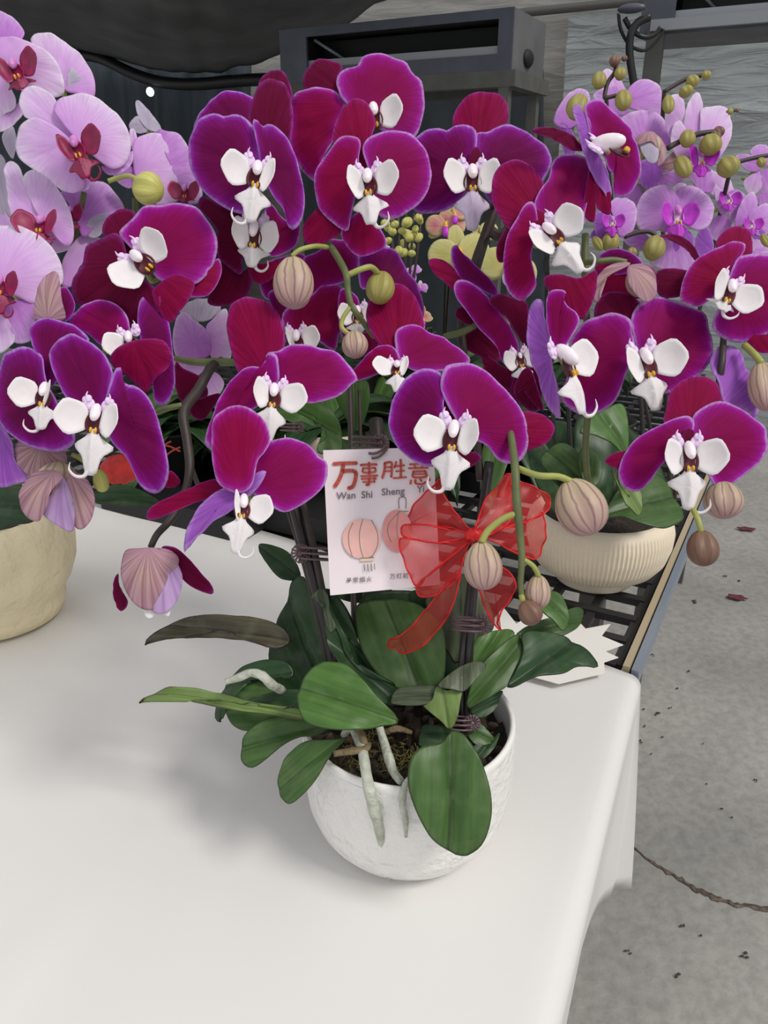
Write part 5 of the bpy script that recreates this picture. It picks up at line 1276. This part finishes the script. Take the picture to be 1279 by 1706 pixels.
# ================================================================ GIFT CARD
cardc = P(636,870,.69)
CN = lean_normal((-.05,.12))
card = thing('gift_card', cardc, 'white greeting card with red characters and two drawn lanterns, clipped to the orchid stem', 'card')
def CP(u, v, off=0): return PP(u, v, cardc-CN*(-off), CN)
mb = MB(); cs = [(538,750),(722,745),(733,974),(550,992)]
V = [CP(u, v) for u, v in cs]; mb.add(V, [(3,2,1,0)])
CARDM = simple('card_white', rgb(240,228,232), .35, spec=.5)
mb.build('sheet', CARDM, card, solid=.0006, smooth=False)
INK = {'red': simple('ink_red', rgb(206,92,78), .6, var=.12, vscale=60), 'grey': simple('ink_grey', rgb(120,108,112), .6), 'pink': simple('ink_pink', rgb(240,186,178), .6, var=.05, vscale=80), 'pinkd': simple('ink_pink_deep', rgb(224,150,146), .6, var=.08, vscale=80), 'green': simple('ink_green_grey', rgb(136,132,120), .6), 'cream': simple('ink_cream', rgb(236,206,176), .6)}
lay = [0.0012]
def card_shape(name, polys, ink):
    mb = MB(); lay[0] += .00004
    for p in polys: mb.add([CP(u, v, lay[0]) for u, v in p], [tuple(range(len(p)))])
    o = mb.build(name, INK[ink], card, smooth=False)
    return o
def stroke_polys(pts, w):
    P_ = [Vector(p) for p in smooth_path([Vector(p) for p in pts], 5)] if len(pts) > 2 else [Vector(p) for p in pts]
    out = []
    for a, b in zip(P_[:-1], P_[1:]):
        d = (b-a); 
        if d.length < 1e-6: continue
        d.normalize(); n = Vector((-d.y, d.x))*w/2; e = d*w*.12
        out.append([tuple(a+n-e), tuple(b+n+e), tuple(b-n+e), tuple(a-n-e)])
    for p in (P_[0], P_[-1]): out.append([(p.x+w/2*math.cos(k*math.pi/4), p.y+w/2*math.sin(k*math.pi/4)) for k in range(8)])
    return out
CS = 210/1279
def cz(pts): return [(530+x*CS, 740+y*CS) for x, y in pts]
def strokes(name, lst, ink):
    ps = []
    for w, pts in lst: ps += stroke_polys(cz(pts), w*CS)
    return card_shape(name, ps, ink)
# 万 事 胜 意 in thick rounded strokes
strokes('character', [(36,[(160,198),(270,192),(385,192)]), (40,[(255,205),(240,290),(205,370),(170,425)]), (38,[(250,275),(320,268),(380,285),(375,360),(350,430),(310,445)])], 'red')
strokes('character', [(24,[(432,212),(510,206),(590,205)]), (26,[(515,190),(518,300),(515,400),(490,412)]), (20,[(455,245),(575,240)]), (20,[(455,245),(458,285),(575,280),(575,240)]), (20,[(435,325),(600,318)]), (20,[(440,352),(585,348)]), (18,[(455,385),(570,380)]), (18,[(570,320),(570,385)])], 'red')
strokes('character', [(26,[(675,195),(672,260),(650,340)]), (24,[(675,192),(740,185),(745,260),(740,330)]), (18,[(680,235),(735,232)]), (18,[(680,275),(735,272)]), (20,[(790,180),(775,235)]), (20,[(775,225),(870,215)]), (24,[(835,160),(838,260),(835,335)]), (18,[(790,275),(870,270)]), (20,[(765,345),(890,335)])], 'red')
strokes('character', [(18,[(1020,160),(1020,190)]), (20,[(930,205),(1100,196)]), (16,[(975,215),(985,240)]), (16,[(1060,212),(1050,235)]), (20,[(920,245),(1110,240)]), (22,[(965,280),(1085,275)]), (22,[(965,280),(965,335),(1090,330),(1085,275)]), (14,[(975,306),(1080,303)]), (22,[(940,370),(935,400)]), (22,[(985,365),(990,400),(1060,405),(1085,385)]), (20,[(1035,355),(1045,375)]), (22,[(1120,345),(1130,365)])], 'red')
G = 'grey'
def word(name, pos, sc, text):
    fc = bpy.data.curves.new(name, 'FONT'); fc.body = text; fc.size = 1; fc.offset = .012; fc.resolution_u = 3
    to = bpy.data.objects.new(name, fc); C.objects.link(to)
    dg = bpy.context.evaluated_depsgraph_get(); dg.update()
    me = bpy.data.meshes.new_from_object(to.evaluated_get(dg)); bpy.data.objects.remove(to)
    lay[0] += .00004; V = []
    for v in me.vertices:
        V.append(CP(530+(pos[0]+v.co.x*sc)*CS, 740+(pos[1]-v.co.y*sc-v.co.x*sc*.06)*CS, lay[0]))
    F = [tuple(p.vertices) for p in me.polygons]
    return mk(name, V, F, INK[G], card, smooth=False)
word('lettering', (185,560), 100, 'Wan'); word('lettering', (435,548), 100, 'Shi'); word('lettering', (640,520), 100, 'Sheng'); word('lettering', (1000,490), 95, 'Yi')
for i, ch in enumerate('寻常烟火'): word('small_character', (282+68*i, 1405-4*i), 58, ch)
for i, ch in enumerate('万灯初上'): word('small_character', (725+66*i, 1365-4*i), 58, ch)
def ell(cx, cy, rx, ry, n=36): return cz([(cx+rx*math.cos(2*math.pi*k/n), cy+ry*math.sin(2*math.pi*k/n)) for k in range(n)])
card_shape('drawn_lantern', [ell(800,880,150,215)], 'pinkd')
strokes('drawn_line', [(9,[(820,690),(720,800),(705,900),(740,990)]), (9,[(810,700),(795,850),(810,960)]), (9,[(810,685),(910,680)])], 'green')
strokes('drawn_line', [(9,[(820,650),(820,550),(885,545),(888,650)])], G)
card_shape('drawn_lantern', [ell(440,960,195,200)], 'pink')
strokes('drawn_line', [(9,[(350,800),(310,900),(312,1020),(345,1140)]), (9,[(450,765),(418,900),(425,1040),(455,1150)]), (9,[(540,770),(600,900),(600,1030),(540,1150)]), (11,[(430,1158),(560,1150)])], 'green')
card_shape('drawn_band', [cz([(425,1165),(570,1158),(570,1180),(430,1190)])], 'cream')
strokes('drawn_tassel', [(9,[(465,1220),(470,1285)]), (9,[(500,1220),(505,1290)]), (9,[(535,1215),(540,1285)]), (7,[(570,1215),(573,1270)])], G)
mb = MB()
for pts in ([(510,92),(570,95),(640,65),(680,20)], [(540,142),(600,135),(650,100),(700,40)]):
    q = cz(pts); W3 = [CP(u, v, .003) for u, v in q]; V, F = tube_geo(W3, .0012, n=6); mb.add(V, F)
mb.build('hanging_clip', MAT['clip'], card)

# ================================================================ RED ORGANZA BOW
def organza(name, alpha, col):
    m, n, l, b = newmat(name)
    b.inputs['Base Color'].default_value = col; b.inputs['Roughness'].default_value = .4; b.inputs['Specular IOR Level'].default_value = .6
    tc = n.new('ShaderNodeTexCoord'); w = n.new('ShaderNodeTexNoise'); w.inputs['Scale'].default_value = 60; l.new(tc.outputs['Object'], w.inputs['Vector'])
    r = ramp(n, [(.3, (alpha*.85,)*3+(1,)), (.7, (min(1,alpha*1.15),)*3+(1,))]); l.new(w.outputs['Fac'], r.inputs[0])
    tr = n.new('ShaderNodeBsdfTransparent'); tl = n.new('ShaderNodeBsdfTranslucent'); tl.inputs[0].default_value = col
    m1 = n.new('ShaderNodeMixShader'); m1.inputs[0].default_value = .35; l.new(b.outputs[0], m1.inputs[1]); l.new(tl.outputs[0], m1.inputs[2])
    m2 = n.new('ShaderNodeMixShader'); l.new(r.outputs[0], m2.inputs[0]); l.new(tr.outputs[0], m2.inputs[1]); l.new(m1.outputs[0], m2.inputs[2])
    l.new(m2.outputs[0], n['Material Output'].inputs[0]); return m
OR = organza('red_organza', .62, rgb(216,30,36)); MAT['OR'] = OR
MAT['OR2'] = organza('red_organza_tail', .55, rgb(196,34,36))
ORE = simple('red_ribbon_edge', rgb(214,16,24), .4)
bow = thing('ribbon_bow', P(792,890,.675), 'red organza ribbon bow tied around the right stake in front of the gift card', 'bow')
def ribbon(name, s, depth, g, mat, edges, base=(800,505)):
    q = parse(s, 'K'); o = blade(name, q, depth, g, mat, bow, rp('K', base), anchor=rp('K', base), bow=(.25,.12), ruffle=.05, crease=0, thick=0, N=60, K=8)
    me = o.data; N = 60; K = 8; last = [me.vertices[1+(K-1)*N+i].co+WL[o.name] for i in range(N)]
    V, F = tube_geo(last+[last[0]], .0008, n=5, sm=1)
    if edges: mk('wired_edge', V, F, ORE, o)
    return o
ribbon('loop', "625,220 590,260 540,320 490,380 450,440 440,470 480,455 620,465 700,475 790,503 730,430 680,360 645,290", .655, (-.5,.2), 'OR', 1)
ribbon('loop', "437,470 470,450 560,460 640,475 790,505 720,540 620,550 520,530 450,515", .650, (-.3,.3), 'OR', 1)
ribbon('loop', "430,530 437,600 480,700 515,772 560,720 640,652 720,590 770,530 620,548 500,535", .645, (-.3,-.1), 'OR', 1)
ribbon('loop', "515,772 520,808 570,816 650,785 720,725 750,620 775,540 700,590 640,660 560,720", .652, (-.2,-.3), 'OR', 1)
ribbon('tail', "725,700 715,790 690,870 640,960 540,1060 430,1108 400,1085 370,1092 378,1040 470,985 560,885 640,780 690,720", .650, (-.3,-.4), 'OR2', 1, (790,560))
ribbon('loop', "800,500 835,400 860,330 920,270 975,198 1000,300 990,420 930,480 850,512", .66, (.2,.4), 'OR', 1)
ribbon('loop', "975,200 1060,250 1120,285 1190,322 1188,365 1140,410 1060,440 960,470 850,512 900,420 950,320", .668, (.4,.2), 'OR', 1)
ribbon('loop', "850,512 950,480 1060,450 1155,398 1160,480 1150,560 1140,610 1110,632 1020,602 930,555", .664, (.4,-.1), 'OR', 1)
ribbon('tail', "800,560 830,640 920,662 990,710 1007,770 990,830 940,890 920,950 950,1002 920,975 880,920 840,820 805,700", .67, (.2,-.4), 'OR2', 1, (800,560))
mb = MB(); kc = P(*rp('K', (800,508)), .648)
V, F = ellipsoid(kc, (RT, UP, FW), (.008,.006,.006), 18, 12); V = [v+UP*.0012*math.sin((v-kc).dot(RT)*1400) for v in V]; mb.add(V, F)
mb.build('knot', ORE, bow)
